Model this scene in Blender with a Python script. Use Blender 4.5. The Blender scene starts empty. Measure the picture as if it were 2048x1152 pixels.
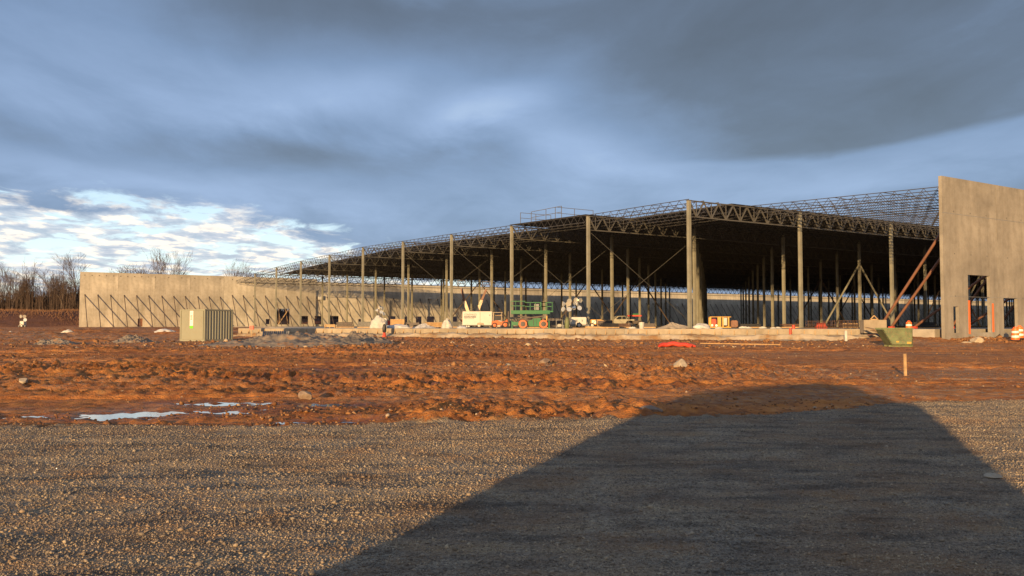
import bpy, math, random
import numpy as np
from mathutils import Vector, Matrix
R = math.radians
rng = random.Random(7)
nr = np.random.RandomState(11)
SC = bpy.context.scene
COL = SC.collection
F = 1713.0            # focal length of the photograph in its own pixels (2048 wide)
HY = 650.0            # image row of the horizon
CAMZ = 1.65
TH = R(33.314)
S1, S2 = 14.763, 15.586
X0, Y0 = 16.18, 78.0
SLAB = 1.32
JX, JY = math.cos(TH), math.sin(TH)
IX, IY = -math.sin(TH), math.cos(TH)
SUN_AZ = R(20.1)      # light travels this far right of the view direction
SUN_EL = R(6.6)

def G(i, j):
    return (X0 + i*S1*IX + j*S2*JX, Y0 + i*S1*IY + j*S2*JY)
def at(px, Y):
    return (px-1024)/F*Y
def zof(py, Y):
    return CAMZ + (HY-py)*Y/F
def wall_s(px, i):
    "distance s along the j direction (m from j=0) where the grid line i is seen at column px"
    t = (px-1024)/F
    ox, oy = G(i, 0)
    return (t*oy-ox)/(JX - t*JY)

# ------------------------------------------------------------------ helpers
def tag(o, label=None, cat=None, group=None, kind=None):
    if label: o['label'] = label
    if cat: o['category'] = cat
    if group: o['group'] = group
    if kind: o['kind'] = kind
    return o
def thing(name, label, cat, loc=(0, 0, 0), rz=0.0, group=None):
    o = bpy.data.objects.new(name, None); COL.objects.link(o)
    o.empty_display_size = .3
    o.location = loc; o.rotation_euler = (0, 0, rz)
    return tag(o, label, cat, group)
def copy_tree(o, parent=None):
    c = o.copy(); COL.objects.link(c); c.parent = parent
    for ch in [k for k in o.children if k != c]:
        copy_tree(ch, c)
    return c

class MB:
    def __init__(s): s.v = []; s.f = []
    def add(s, vs, fs):
        b = len(s.v); s.v += [tuple(p) for p in vs]; s.f += [tuple(b+k for k in f) for f in fs]; return s
    def box(s, c, d, rz=0, m=None):
        hx, hy, hz = d[0]/2, d[1]/2, d[2]/2
        vs = [Vector((x, y, z)) for z in (-hz, hz) for y in (-hy, hy) for x in (-hx, hx)]
        M = Matrix.Translation(c) @ Matrix.Rotation(rz, 4, 'Z')
        if m is not None: M = Matrix.Translation(c) @ m
        return s.add([M @ v for v in vs], [(0, 2, 3, 1), (4, 5, 7, 6), (0, 1, 5, 4), (2, 6, 7, 3), (0, 4, 6, 2), (1, 3, 7, 5)])
    def bb(s, x0, x1, y0, y1, z0, z1):
        return s.box(((x0+x1)/2, (y0+y1)/2, (z0+z1)/2), (x1-x0, y1-y0, z1-z0))
    def bar(s, a, b, w, h=None, up=(0, 0, 1)):
        a = Vector(a); b = Vector(b); h = h or w
        d = (b-a); 
        if d.length < 1e-6: return s
        d.normalize(); u = Vector(up)
        if abs(d.dot(u)) > .98: u = Vector((1, 0, 0))
        x = d.cross(u).normalized(); y = x.cross(d)
        vs = []
        for p in (a, b):
            for (sx, sy) in ((-1, -1), (1, -1), (1, 1), (-1, 1)):
                vs.append(p + x*sx*w/2 + y*sy*h/2)
        return s.add(vs, [(0, 1, 2, 3), (7, 6, 5, 4), (0, 4, 5, 1), (1, 5, 6, 2), (2, 6, 7, 3), (3, 7, 4, 0)])
    def tube(s, a, b, r, r2=None, n=10, cap=True):
        a = Vector(a); b = Vector(b); r2 = r if r2 is None else r2
        d = (b-a).normalized(); u = Vector((0, 0, 1)) if abs(d.z) < .95 else Vector((1, 0, 0))
        x = d.cross(u).normalized(); y = x.cross(d)
        vs = []
        for p, q in ((a, r), (b, r2)):
            for k in range(n):
                t = 2*math.pi*k/n
                vs.append(p + (x*math.cos(t)+y*math.sin(t))*q)
        fs = [(k, (k+1) % n, n+(k+1) % n, n+k) for k in range(n)]
        if cap: fs += [tuple(range(n-1, -1, -1)), tuple(range(n, 2*n))]
        return s.add(vs, fs)
    def lathe(s, prof, c=(0, 0, 0), n=20, axis='z'):
        vs = []; m = len(prof)
        for (r, z) in prof:
            for k in range(n):
                t = 2*math.pi*k/n
                p = (r*math.cos(t), r*math.sin(t), z)
                if axis == 'y': p = (p[0], p[2], p[1])
                if axis == 'x': p = (p[2], p[0], p[1])
                vs.append((p[0]+c[0], p[1]+c[1], p[2]+c[2]))
        fs = []
        for q in range(m-1):
            for k in range(n):
                fs.append((q*n+k, q*n+(k+1) % n, (q+1)*n+(k+1) % n, (q+1)*n+k))
        fs += [tuple(range(n-1, -1, -1)), tuple(range((m-1)*n, m*n))]
        return s.add(vs, fs)
    def prism(s, poly, y0, y1):
        "polygon in xz extruded along y"
        n = len(poly)
        vs = [(x, y0, z) for x, z in poly] + [(x, y1, z) for x, z in poly]
        fs = [tuple(range(n)), tuple(range(2*n-1, n-1, -1))] + [(k, n+k, n+(k+1) % n, (k+1) % n) for k in range(n)]
        return s.add(vs, fs)
    def build(s, name, mat, parent=None, smooth=False, bevel=0, loc=None, rz=0):
        me = bpy.data.meshes.new(name); me.from_pydata(s.v, [], s.f); me.validate(); me.update()
        import bmesh
        bm = bmesh.new(); bm.from_mesh(me); bmesh.ops.recalc_face_normals(bm, faces=bm.faces)
        if bevel:
            bmesh.ops.remove_doubles(bm, verts=bm.verts, dist=1e-5)
            bmesh.ops.bevel(bm, geom=[e for e in bm.edges if len(e.link_faces) == 2 and e.calc_face_angle(0) > .6], offset=bevel, segments=2, affect='EDGES', clamp_overlap=True)
        bm.to_mesh(me); bm.free()
        if smooth:
            for p in me.polygons: p.use_smooth = True
            try: me.set_sharp_from_angle(angle=R(40))
            except Exception: pass
        me.materials.append(mat)
        o = bpy.data.objects.new(name, me); COL.objects.link(o)
        if parent: o.parent = parent
        if loc: o.location = loc
        if rz: o.rotation_euler[2] = rz
        return o

def text_obj(txt, size, mat, parent, loc, rot, name='lettering', bold=0.0, w=None):
    cu = bpy.data.curves.new('t', 'FONT'); cu.body = txt; cu.size = size; cu.extrude = .003; cu.offset = bold
    to = bpy.data.objects.new('t', cu); COL.objects.link(to)
    bpy.context.view_layer.update()
    me = bpy.data.meshes.new_from_object(to.evaluated_get(bpy.context.evaluated_depsgraph_get()))
    bpy.data.objects.remove(to); bpy.data.curves.remove(cu)
    o = bpy.data.objects.new(name, me); COL.objects.link(o); me.materials.clear(); me.materials.append(mat)
    o.parent = parent; o.location = loc; o.rotation_euler = rot
    if w:
        xs = [v.co.x for v in me.vertices]; k = w/(max(xs)-min(xs)); o.scale = (k, 1, 1)
    return o

# ------------------------------------------------------------------ noise (numpy)
def _h(ix, iy, seed):
    n = (ix.astype(np.int64)*374761393 + iy.astype(np.int64)*668265263 + seed*974634777) & 0xffffffff
    n = ((n ^ (n >> 13))*1274126177) & 0xffffffff
    n = n ^ (n >> 16)
    return (n & 0xffff)/65535.0
def vn(x, y, seed=0):
    ix = np.floor(x); iy = np.floor(y); fx = x-ix; fy = y-iy
    fx = fx*fx*fx*(fx*(fx*6-15)+10); fy = fy*fy*fy*(fy*(fy*6-15)+10)
    a = _h(ix, iy, seed); b = _h(ix+1, iy, seed); c = _h(ix, iy+1, seed); d = _h(ix+1, iy+1, seed)
    return (a*(1-fx)+b*fx)*(1-fy) + (c*(1-fx)+d*fx)*fy - .5
def fbm(x, y, seed=0, o=4, g=.5):
    r = 0; a = 1
    for k in range(o):
        c, s = math.cos(.7*k), math.sin(.7*k)
        r = r + a*vn((x*c-y*s)*2**k+17.3*k, (x*s+y*c)*2**k-9.1*k, seed+k); a *= g
    return r
def ss(a, b, x):
    t = np.clip((x-a)/(b-a), 0, 1); return t*t*(3-2*t)

# gravel / mud boundary: the pad of gravel the photo was taken from
_bx = np.array([-400, -12, -8.9, -3.5, -.2, 1.9, 4.5, 6.8, 8.5, 11.2, 20, 400.])
_by = np.array([13.6, 13.6, 13.9, 14.0, 14.3, 14.6, 15.2, 16.6, 17.8, 18.6, 20.5, 26.])
PUD = [(-7.15, 15.75, .72, .55), (-6.55, 16.2, .5, .35), (-5.75, 16.35, .8, .33), (-6.1, 18.2, .85, .3), (-3.9, 17.9, .55, .3), (-3.15, 14.75, .6, .25), (-8.75, 15.6, .5, .2), (-4.9, 17.0, .3, .15)]
def gravel_mask(x, y):
    b = np.interp(x, _bx, _by) + .35*fbm(x*.5, y*.5, 5) + .18*fbm(x*3, y*3, 8)
    m = 1-ss(-.55, .55, y-b)
    m2 = .0*m
    # pale stony streaks in the mud
    return m
def height(x, y):
    x = np.asarray(x, float); y = np.asarray(y, float)
    i = ((x-X0)*IX + (y-Y0)*IY)/S1; j = ((x-X0)*JX+(y-Y0)*JY)/S2
    right = ss(0, 12, x)
    h = .30*ss(24, 66, y)
    h = h + (1-ss(-24, -12, x - .0*y))*(.55*ss(70, 108, y))
    h = h + ss(-24, -12, x)*.2*ss(72, 84, y)
    h = h + .35*ss(110, 180, y)
    di = (i-10)*S1
    h = h + 3.4*ss(7, 17, di + 2.5*fbm(x*.05, y*.05, 3)) + .8*fbm(x*.08, y*.08, 31)*ss(12, 18, di)
    h = h + 6.0*ss(60, 400, di)
    # building footprint stays below the slab
    inside = ss(-.10, -.02, j)*ss(-.25, -.05, i)*(1-ss(9.9, 10.1, i))*(1-ss(25.6, 26, j))
    h = h*(1-inside) + np.minimum(h, .75)*inside
    # rubble along the foot of the right hand panels
    dpl = (i+1.3)*S1
    h = h + .22*np.exp(-((dpl+2.2)/2.4)**2)*ss(.5, .75, j)
    # earth ramp left of the panel
    h = h + .45*np.exp(-((dpl-2.5)/3.)**2)*ss(.05, .3, j)*(1-ss(.8, 1., j))
    g = gravel_mask(x, y)
    near = 1-ss(130, 200, y)
    c, s = math.cos(.12), math.sin(.12)
    xr = x*c+y*s; yr = -x*s+y*c
    mud = .10*fbm(x*.16, y*.22, 40, 3) + .085*fbm(x*.35, y*.9, 41, 4) + .06*np.abs(fbm(xr*1.1, yr*1.7, 42, 3)) + .055*fbm(x*3.2, y*3.6, 43, 3, .6)
    rough = .45+.9*ss(-.25, .45, fbm(x*.12, y*.16, 44, 3))
    smoothr = 1 - .65*ss(5, 14, x)*ss(17, 22, y)*(1-ss(60, 70, y))
    lump = ss(.05, .30, vn(x*2.3, y*2.6, 46))*.05 + ss(.05, .3, vn(x*5, y*5.5, 47))*.035 + ss(.0, .3, vn(x*9, y*10, 48))*.02*(1-ss(30, 45, y))
    ch = np.abs(fbm(x*3.1+.6*vn(x, y, 80), y*3.3, 81, 3, .6)); ch2 = vn(x*6.5, y*6, 84)
    lump = lump + (.16*(.28-ch) + .07*ch2)*(.5+.9*ss(-.2, .2, fbm(x*.22, y*.3, 85, 2)))*(1-.3*ss(40, 60, y)) + .22*fbm(x*.45, y*.5, 86, 3)*ss(66, 90, y) + .05*vn(x*11, y*10, 88)*(1-ss(24, 34, y))
    q2 = ss(13.4, 14.0, y)*(1-ss(18.8, 20.5, y))*(1-ss(-2.8, -1.2, x))
    mud = (mud + lump)*rough*smoothr*(1-.62*q2)*1.15 - .03*q2
    # wheel ruts crossing the mud
    for (y_, a_, b_, w_, d_, sd) in ((22.5, .06, .004, .28, .09, 1), (24.4, .06, .004, .28, .09, 1), (33, -.05, .0, .4, .12, 2), (35.6, -.05, .0, .4, .12, 2), (19.8, .02, -.006, .25, .06, 3), (46, .1, .0, .5, .14, 4), (49, .1, .0, .5, .14, 4), (58, .03, 0, .5, .12, 5)):
        yc = y_ + a_*x + b_*x*x*.3 + 1.0*vn(x*.08, x*0+sd, 60+sd)
        d = (y-yc)/w_
        cle = .5+.5*np.sin((x + .5*np.abs(y-yc))*2*math.pi/.32)
        mud = mud*(1-.6*np.exp(-(d/2.2)**2))
        mud = mud + 1.35*(-d_*np.exp(-d*d)*(.75+.25*cle) + .6*d_*np.exp(-((np.abs(d)-1.5)/.5)**2)*(.7+.6*vn(x*1.5, y*1.5, 70)))*(.5+.8*ss(-.2, .2, vn(x*.12, y*.3, 72+sd)))
    gra = .05*fbm(xr*.10, yr*.8, 50, 3) + .024*fbm(xr*.22, yr*1.7, 51, 3) + .011*fbm(x*2.2, y*2.6, 52, 4) + .016*fbm(x*.8, y*.9, 53, 2)
    for (y_, a_, w_, sd) in ((6.8, .30, .20, 1), (8.2, .30, .20, 1), (10.9, .05, .22, 3), (12.2, .05, .22, 3), (9.4, -.12, .18, 5)):
        yc = y_ + a_*x + .35*vn(x*.15, x*0+sd, 60+sd); d = (y-yc)/w_
        gra = gra - .010*np.exp(-d*d) + .005*np.exp(-((np.abs(d)-1.5)/.5)**2)
    h = h + near*(mud*(1-g) + gra*g) + .05*g*ss(-3, 0, x) + .02*g
    # berm of pushed-up mud at the edge of the gravel
    b = np.interp(x, _bx, _by)
    h = h + .05*np.exp(-((y-b-.9)/.5)**2)*(1+2*fbm(x*.6, y*.8, 55))*ss(-2.5, .5, x)
    h = h - .03*np.exp(-((y-b-.6)/.5)**2)*(1-ss(-2.5, .5, x))
    for (px_, py_, a_, b_) in PUD:
        q = np.exp(-(((x-px_)/(a_*1.05))**2+((y-py_)/(b_*1.35))**2)**1.6)
        h = h*(1-.93*q) - .05*q*(1+2.0*fbm(x*2.6, y*6.5, 95, 3))
    return h
def hgt(x, y): return float(height(np.array([x]), np.array([y]))[0])

# ------------------------------------------------------------------ materials
def nodes(name):
    m = bpy.data.materials.new(name); m.use_nodes = True
    nt = m.node_tree; return m, nt, nt.nodes['Principled BSDF']
def N(nt, t, **k):
    n = nt.nodes.new(t)
    for a, b in k.items(): setattr(n, a, b)
    return n
def setin(n, **k):
    for a, b in k.items():
        a = a.replace('_', ' '); n.inputs[a].default_value = b
    return n
def noise(nt, vec, scale, detail=4, rough=.55, dist=0):
    n = N(nt, 'ShaderNodeTexNoise'); setin(n, Scale=scale, Detail=detail, Roughness=rough, Distortion=dist)
    if vec: nt.links.new(vec, n.inputs['Vector'])
    return n.outputs['Fac']
def ramp(nt, fac, stops, interp='LINEAR'):
    r = N(nt, 'ShaderNodeValToRGB'); cr = r.color_ramp; cr.interpolation = interp
    while len(cr.elements) < len(stops): cr.elements.new(.5)
    for e, (p, c) in zip(cr.elements, stops):
        e.position = p; e.color = (c if not isinstance(c, (int, float)) else (c, c, c)) + ((1,) if not isinstance(c, (int, float)) else (1,)) if not (isinstance(c, tuple) and len(c) == 4) else c
    nt.links.new(fac, r.inputs['Fac']); return r.outputs['Color']
def mix(nt, a, b, fac, mode='MIX'):
    m = N(nt, 'ShaderNodeMix', data_type='RGBA', blend_type=mode)
    for s, v in ((m.inputs[6], a), (m.inputs[7], b), (m.inputs[0], fac)):
        if hasattr(v, 'node'): nt.links.new(v, s)
        elif isinstance(v, (int, float)): s.default_value = v if s == m.inputs[0] else (v, v, v, 1)
        else: s.default_value = tuple(v)+(1,) if len(v) == 3 else v
    return m.outputs[2]
def math_(nt, op, a, b=0.0, c=0.0, clamp=False):
    m = N(nt, 'ShaderNodeMath', operation=op); m.use_clamp = clamp
    for k, v in enumerate((a, b, c)):
        if hasattr(v, 'node'): nt.links.new(v, m.inputs[k])
        else: m.inputs[k].default_value = v
    return m.outputs[0]
def bump(nt, h, bs, strength=.5, dist=.02, prev=None):
    b = N(nt, 'ShaderNodeBump'); setin(b, Strength=strength, Distance=dist)
    nt.links.new(h, b.inputs['Height'])
    if prev: nt.links.new(prev, b.inputs['Normal'])
    nt.links.new(b.outputs['Normal'], bs.inputs['Normal']); return b.outputs['Normal']
def obj_vec(nt, scale=None, world=False):
    if world:
        g = N(nt, 'ShaderNodeNewGeometry').outputs['Position']
    else:
        g = N(nt, 'ShaderNodeTexCoord').outputs['Object']
    if scale:
        m = N(nt, 'ShaderNodeMapping'); m.inputs['Scale'].default_value = scale; nt.links.new(g, m.inputs['Vector']); return m.outputs['Vector']
    return g

def painted(name, col, rough=.5, metal=0, var=.25, dirt=(.16, .09, .05), dirtamt=.35, scale=2.0, coat=0):
    m, nt, b = nodes(name); v = obj_vec(nt, world=True)
    n1 = noise(nt, v, scale, 5, .6); n2 = noise(nt, v, scale*7, 3)
    dark = tuple(c*(1-var) for c in col); light = tuple(min(1, c*(1+var)) for c in col)
    c = ramp(nt, n1, [(.3, dark), (.7, light)])
    dm = ramp(nt, n2, [(.5, 0.0), (.75, dirtamt)])
    c = mix(nt, c, dirt, dm)
    nt.links.new(c, b.inputs['Base Color']); setin(b, Roughness=rough, Metallic=metal)
    bump(nt, n2, b, .15, .01)
    return m
M = {}
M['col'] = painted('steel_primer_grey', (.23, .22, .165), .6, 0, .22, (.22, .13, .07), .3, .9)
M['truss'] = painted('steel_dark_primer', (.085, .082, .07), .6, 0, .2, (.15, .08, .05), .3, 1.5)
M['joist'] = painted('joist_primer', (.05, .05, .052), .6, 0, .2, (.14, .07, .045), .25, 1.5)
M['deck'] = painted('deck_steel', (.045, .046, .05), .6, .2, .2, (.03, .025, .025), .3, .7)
M['red_pipe'] = painted('brace_red_oxide', (.18, .078, .042), .55, 0, .3, (.2, .12, .07), .4, 2)
M['brace'] = painted('brace_dark', (.07, .055, .045), .6, 0, .3, (.2, .07, .04), .4, 1)
M['rod'] = painted('rod_grey', (.2, .2, .19), .5)
M['rod_dark'] = painted('rod_dark', (.11, .105, .09), .6)
M['cream_dim'] = painted('dusty_shaded_cream', (.36, .34, .27), .5, 0, .15, (.2, .13, .08), .5)  # pale paint darkened to imitate indoor shade on the pickup, plus dirt
M['white'] = painted('white_paint', (.50, .47, .41), .45, 0, .06, (.3, .22, .15), .12)
M['bag'] = painted('white_woven', (.50, .47, .42), .8, 0, .12, (.3, .2, .12), .3)
M['black'] = painted('black_plastic', (.02, .02, .022), .5, 0, .3, (.08, .05, .03), .3)
M['rubber'] = painted('rubber', (.03, .028, .027), .85, 0, .3, (.2, .11, .06), .5, 4)
M['green'] = painted('green_lift_paint', (.006, .125, .036), .4, 0, .15, (.1, .08, .05), .15)
M['orange'] = painted('orange_paint', (.60, .13, .035), .5, 0, .12, (.2, .1, .05), .25)
M['orange_fluo'] = painted('orange_plastic', (.9, .17, .03), .5, 0, .08, (.3, .12, .05), .15)
M['redor'] = painted('red_plastic', (.55, .055, .025), .5, 0, .15, (.3, .1, .05), .25)
M['yellow'] = painted('yellow_paint', (.58, .30, .045), .45, 0, .15, (.2, .1, .05), .25)
M['reflect'] = painted('reflective_white', (.85, .8, .7), .35, 0, .04, (.3, .2, .1), .1)
M['beige'] = painted('boom_beige', (.62, .48, .3), .5)
M['lumber'] = painted('lumber', (.42, .27, .13), .8, 0, .3, (.2, .1, .05), .3, 5)
M['ply'] = painted('plywood', (.40, .24, .10), .8, 0, .25, (.15, .08, .05), .3, 3)
M['olive'] = painted('container_olive', (.27, .265, .19), .5, 0, .07, (.25, .15, .08), .12, .6)
M['bin'] = painted('hopper_green', (.12, .15, .065), .6, 0, .35, (.25, .14, .07), .7, 2)
M['sign_green'] = painted('sticker_green', (.16, .62, .03), .5, 0, .05, dirtamt=.05)
M['dark_print'] = painted('dark_lettering', (.03, .03, .04), .6, 0, .1, dirtamt=.1)
M['glass'] = painted('dark_glass', (.02, .025, .03), .08, 0, .1, dirtamt=.05)
M['pale_dirt'] = None
M['blue_sheet'] = painted('blue_grey_sheet', (.10, .13, .17), .5, 0, .25, (.2, .12, .08), .3)
M['rebar'] = painted('rebar_rust', (.09, .05, .035), .85)
M['lamp_face'] = painted('lamp_reflector', (.75, .72, .62), .12, .6, .05, dirtamt=.05)
M['sheet'] = painted('clear_sheeting', (.5, .48, .45), .35, 0, .2, (.25, .15, .1), .3)
M['dpaint'] = painted('truck_dark_paint', (.05, .06, .08), .3, 0, .1)

def concrete(name, base, streak=1.0, panel=False):
    m, nt, b = nodes(name)
    v = obj_vec(nt); vs = obj_vec(nt, (1.1, 1.1, .10)); 
    n1 = noise(nt, v, .28, 6, .6, .4); n2 = noise(nt, vs, 1.3, 6, .65); n3 = noise(nt, v, 9, 5, .7); n4 = noise(nt, v, 1.6, 5, .6)
    lo = tuple(c*.72 for c in base); hi = tuple(min(1, c*1.2) for c in base)
    c = ramp(nt, n1, [(.32, lo), (.68, hi)])
    st = ramp(nt, n2, [(.38, (.62, .60, .57)), (.52, (1, 1, 1)), (.68, (1.0, .98, .95)), (.8, (1.2, 1.18, 1.12))])
    c = mix(nt, c, st, .55*streak, 'MULTIPLY')
    bl = ramp(nt, n4, [(.42, (.82, .80, .77)), (.55, (1, 1, 1))])
    c = mix(nt, c, bl, .5, 'MULTIPLY')
    oi = N(nt, 'ShaderNodeObjectInfo').outputs['Random']
    ov = ramp(nt, oi, [(0, (.66, .65, .64)), (1, (1.12, 1.11, 1.07))])
    c = mix(nt, c, ov, 1.0 if panel else .0, 'MULTIPLY')
    sp = ramp(nt, n3, [(.3, (.85, .85, .85)), (.6, (1.05, 1.05, 1.05))])
    c = mix(nt, c, sp, .5, 'MULTIPLY')
    nt.links.new(c, b.inputs['Base Color']); setin(b, Roughness=.85)
    bump(nt, n3, b, .25, .015)
    return m
M['conc'] = concrete('tilt_up_concrete', (.44, .40, .325), .65, True)
M['slab'] = concrete('slab_concrete', (.36, .32, .26), .5)
M['block'] = concrete('block_concrete', (.34, .28, .20), .6)

def gravel_tone(nt, c):
    v = obj_vec(nt, world=True)
    c = mix(nt, c, (.25, .15, .08), ramp(nt, noise(nt, v, .9, 6, .72), [(.50, 0.0), (.66, .62)]))
    c = mix(nt, c, ramp(nt, noise(nt, obj_vec(nt, (.55, 1.5, 1), True), 1.7, 6, .7), [(.38, (.62, .61, .61)), (.50, (1.15, 1.11, 1.05)), (.62, (1.42, 1.32, 1.12))]), .85, 'MULTIPLY')
    return c
def ground_mat():
    m, nt, b = nodes('site_ground'); L = nt.links
    v = obj_vec(nt, world=True)
    L = nt.links
    an_ = N(nt, 'ShaderNodeAttribute', attribute_name='mask'); at_ = an_.outputs['Color']; wt = an_.outputs['Alpha']
    sep = N(nt, 'ShaderNodeSeparateColor'); L.new(at_, sep.inputs[0])
    g0, pale, bank = sep.outputs
    edge = noise(nt, v, 2.6, 6, .7)
    g = math_(nt, 'ADD', g0, math_(nt, 'MULTIPLY', math_(nt, 'SUBTRACT', edge, .5), 1.1))
    g = ramp(nt, g, [(.42, 0.0), (.58, 1.0)])
    # --- mud
    n1 = noise(nt, v, .22, 5, .6); n2 = noise(nt, v, 2.2, 6, .65, .3); n3 = noise(nt, v, 14, 5, .7); n0 = noise(nt, obj_vec(nt, (.35, 1.4, 1), True), .35, 5, .6)
    c = ramp(nt, n2, [(.28, (.20, .070, .021)), (.45, (.41, .152, .039)), (.6, (.56, .228, .060)), (.75, (.64, .325, .105))])
    c = mix(nt, c, ramp(nt, n1, [(.35, (.84, .78, .72)), (.62, (1.14, 1.10, 1.02))]), .9, 'MULTIPLY')
    c = mix(nt, c, ramp(nt, n0, [(.36, (.62, .58, .58)), (.5, (1, 1, 1)), (.66, (1.14, 1.16, 1.2))]), .8, 'MULTIPLY')
    vo = N(nt, 'ShaderNodeTexVoronoi'); setin(vo, Scale=9.0); L.new(v, vo.inputs['Vector'])
    ston = ramp(nt, vo.outputs['Distance'], [(.16, 1.0), (.26, 0.0)])
    sel = N(nt, 'ShaderNodeSeparateColor'); L.new(vo.outputs['Color'], sel.inputs[0])
    thr = math_(nt, 'ADD', .94, math_(nt, 'MULTIPLY', pale, -.6))
    ston = math_(nt, 'MULTIPLY', ston, math_(nt, 'GREATER_THAN', sel.outputs[0], thr))
    c = mix(nt, c, (.42, .32, .21), math_(nt, 'MULTIPLY', ston, .85))
    pn = ramp(nt, noise(nt, v, 3.5, 6, .7), [(.45, 0.0), (.6, 1.0)])
    c = mix(nt, c, (.36, .27, .18), math_(nt, 'MULTIPLY', math_(nt, 'MULTIPLY', pale, pn), .8))
    c = mix(nt, c, mix(nt, c, (.58, .52, .47), 1.0, 'MULTIPLY'), wt)
    # --- bank / field behind
    cb = ramp(nt, noise(nt, obj_vec(nt, (1, 1, 1), True), .5, 6, .7), [(.35, (.085, .036, .02)), (.65, (.17, .07, .035))])
    c = mix(nt, c, cb, bank)
    # --- gravel
    def vor(sc):
        w = N(nt, 'ShaderNodeTexVoronoi'); setin(w, Scale=sc, Randomness=1.0); L.new(v, w.inputs['Vector']); return w
    va = vor(46.0); vb = vor(105.0)
    ca = ramp(nt, N2sep(nt, va.outputs['Color']), [(0, (.15, .13, .11)), (.35, (.24, .205, .165)), (.7, (.36, .305, .235)), (1, (.50, .42, .32))])
    cb2 = ramp(nt, N2sep(nt, vb.outputs['Color']), [(0, (.16, .135, .105)), (1, (.38, .32, .25))])
    cg = mix(nt, ca, cb2, .4)
    cg = mix(nt, cg, ramp(nt, noise(nt, obj_vec(nt, (.4, 1.6, 1), True), .7, 6, .65), [(.36, (.48, .44, .40)), (.50, (1, .98, .95)), (.66, (1.25, 1.18, 1.05))]), .9, 'MULTIPLY')
    cg = mix(nt, cg, (.25, .16, .095), ramp(nt, noise(nt, v, .55, 6, .7), [(.44, 0.0), (.64, .85)]))
    cg = gravel_tone(nt, cg)
    c = mix(nt, c, cg, g)
    L.new(c, b.inputs['Base Color'])
    wet = ramp(nt, noise(nt, v, .6, 4), [(.4, .72), (.6, .92)])
    L.new(math_(nt, 'SUBTRACT', wet, math_(nt, 'MULTIPLY', math_(nt, 'MULTIPLY', wt, math_(nt, 'SUBTRACT', 1.0, g)), .42)), b.inputs['Roughness']); b.inputs['Specular IOR Level'].default_value = .25
    # bump
    hm = math_(nt, 'ADD', math_(nt, 'MULTIPLY', n2, 1.0), math_(nt, 'ADD', math_(nt, 'MULTIPLY', n3, .55), math_(nt, 'MULTIPLY', noise(nt, v, 38, 4, .7), .2)))
    hg = math_(nt, 'ADD', math_(nt, 'MULTIPLY', va.outputs['Distance'], -.22), math_(nt, 'MULTIPLY', vb.outputs['Distance'], -.10))
    hh = N(nt, 'ShaderNodeMix', data_type='FLOAT'); L.new(g, hh.inputs[0]); L.new(hm, hh.inputs[2]); L.new(hg, hh.inputs[3])
    bump(nt, hh.outputs[0], b, 1.0, .13)
    return m
def N2sep(nt, col):
    s = N(nt, 'ShaderNodeSeparateColor'); nt.links.new(col, s.inputs[0]); return s.outputs[0]
M['ground'] = ground_mat()

def rock_mat(name, stops, sc=6, attr=True, tone=False):
    m, nt, b = nodes(name); v = obj_vec(nt, world=True)
    if attr:
        a = N(nt, 'ShaderNodeAttribute', attribute_name='tint').outputs['Fac']
        c = ramp(nt, a, stops)
    else:
        c = ramp(nt, noise(nt, v, sc, 6, .7), stops)
    n = noise(nt, v, sc*5, 5, .7)
    c = mix(nt, c, ramp(nt, n, [(.3, (.75, .75, .75)), (.65, (1.1, 1.1, 1.1))]), .7, 'MULTIPLY')
    if tone: c = gravel_tone(nt, c)
    nt.links.new(c, b.inputs['Base Color']); setin(b, Roughness=.9); bump(nt, n, b, .4, .02)
    return m
M['stones'] = rock_mat('gravel_stone', [(0, (.15, .125, .10)), (.4, (.25, .205, .155)), (.85, (.32, .26, .19)), (1, (.40, .33, .24))], 20, True, True)
M['clods'] = rock_mat('mud_clod', [(0, (.12, .048, .018)), (.5, (.22, .095, .032)), (.93, (.30, .145, .05)), (.96, (.36, .25, .16)), (1, (.44, .34, .22))], 6)
M['pile'] = rock_mat('grey_spoil', [(.38, (.09, .08, .075)), (.46, (.21, .17, .125)), (.54, (.26, .20, .14)), (.62, (.30, .14, .055))], .9, False)
M['ledge'] = rock_mat('sandy_ledge', [(.38, (.28, .15, .06)), (.47, (.34, .25, .15)), (.56, (.42, .34, .24)), (.68, (.46, .38, .27))], .45, False)
M['rock'] = rock_mat('pale_rock', [(.3, (.28, .22, .15)), (.7, (.50, .41, .29))], 5, False)
M['rockdark'] = rock_mat('brown_rock', [(.3, (.16, .10, .07)), (.7, (.34, .25, .17))], 5, False)
M['sand'] = rock_mat('pale_heap', [(.3, (.30, .24, .17)), (.7, (.48, .40, .29))], 2, False)
M['bark'] = rock_mat('bare_bark', [(.3, (.07, .05, .038)), (.7, (.17, .125, .09))], 1.2, False)
M['twig'] = rock_mat('bare_twig', [(.3, (.055, .038, .03)), (.7, (.12, .08, .06))], .8, False)
M['brush'] = rock_mat('thicket', [(.3, (.04, .026, .019)), (.7, (.085, .052, .035))], .5, False)
M['grass'] = rock_mat('dry_grass', [(.3, (.10, .045, .022)), (.7, (.20, .10, .05))], .5, False)
def water_mat():
    m, nt, b = nodes('puddle_water'); v = obj_vec(nt, world=True)
    b.inputs['Base Color'].default_value = (.045, .03, .02, 1)
    setin(b, Roughness=.03); b.inputs['Specular IOR Level'].default_value = 1.0
    n = noise(nt, obj_vec(nt, (1, 5, 1), True), 3, 3); bump(nt, n, b, .05, .01)
    return m
M['water'] = water_mat()

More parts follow.
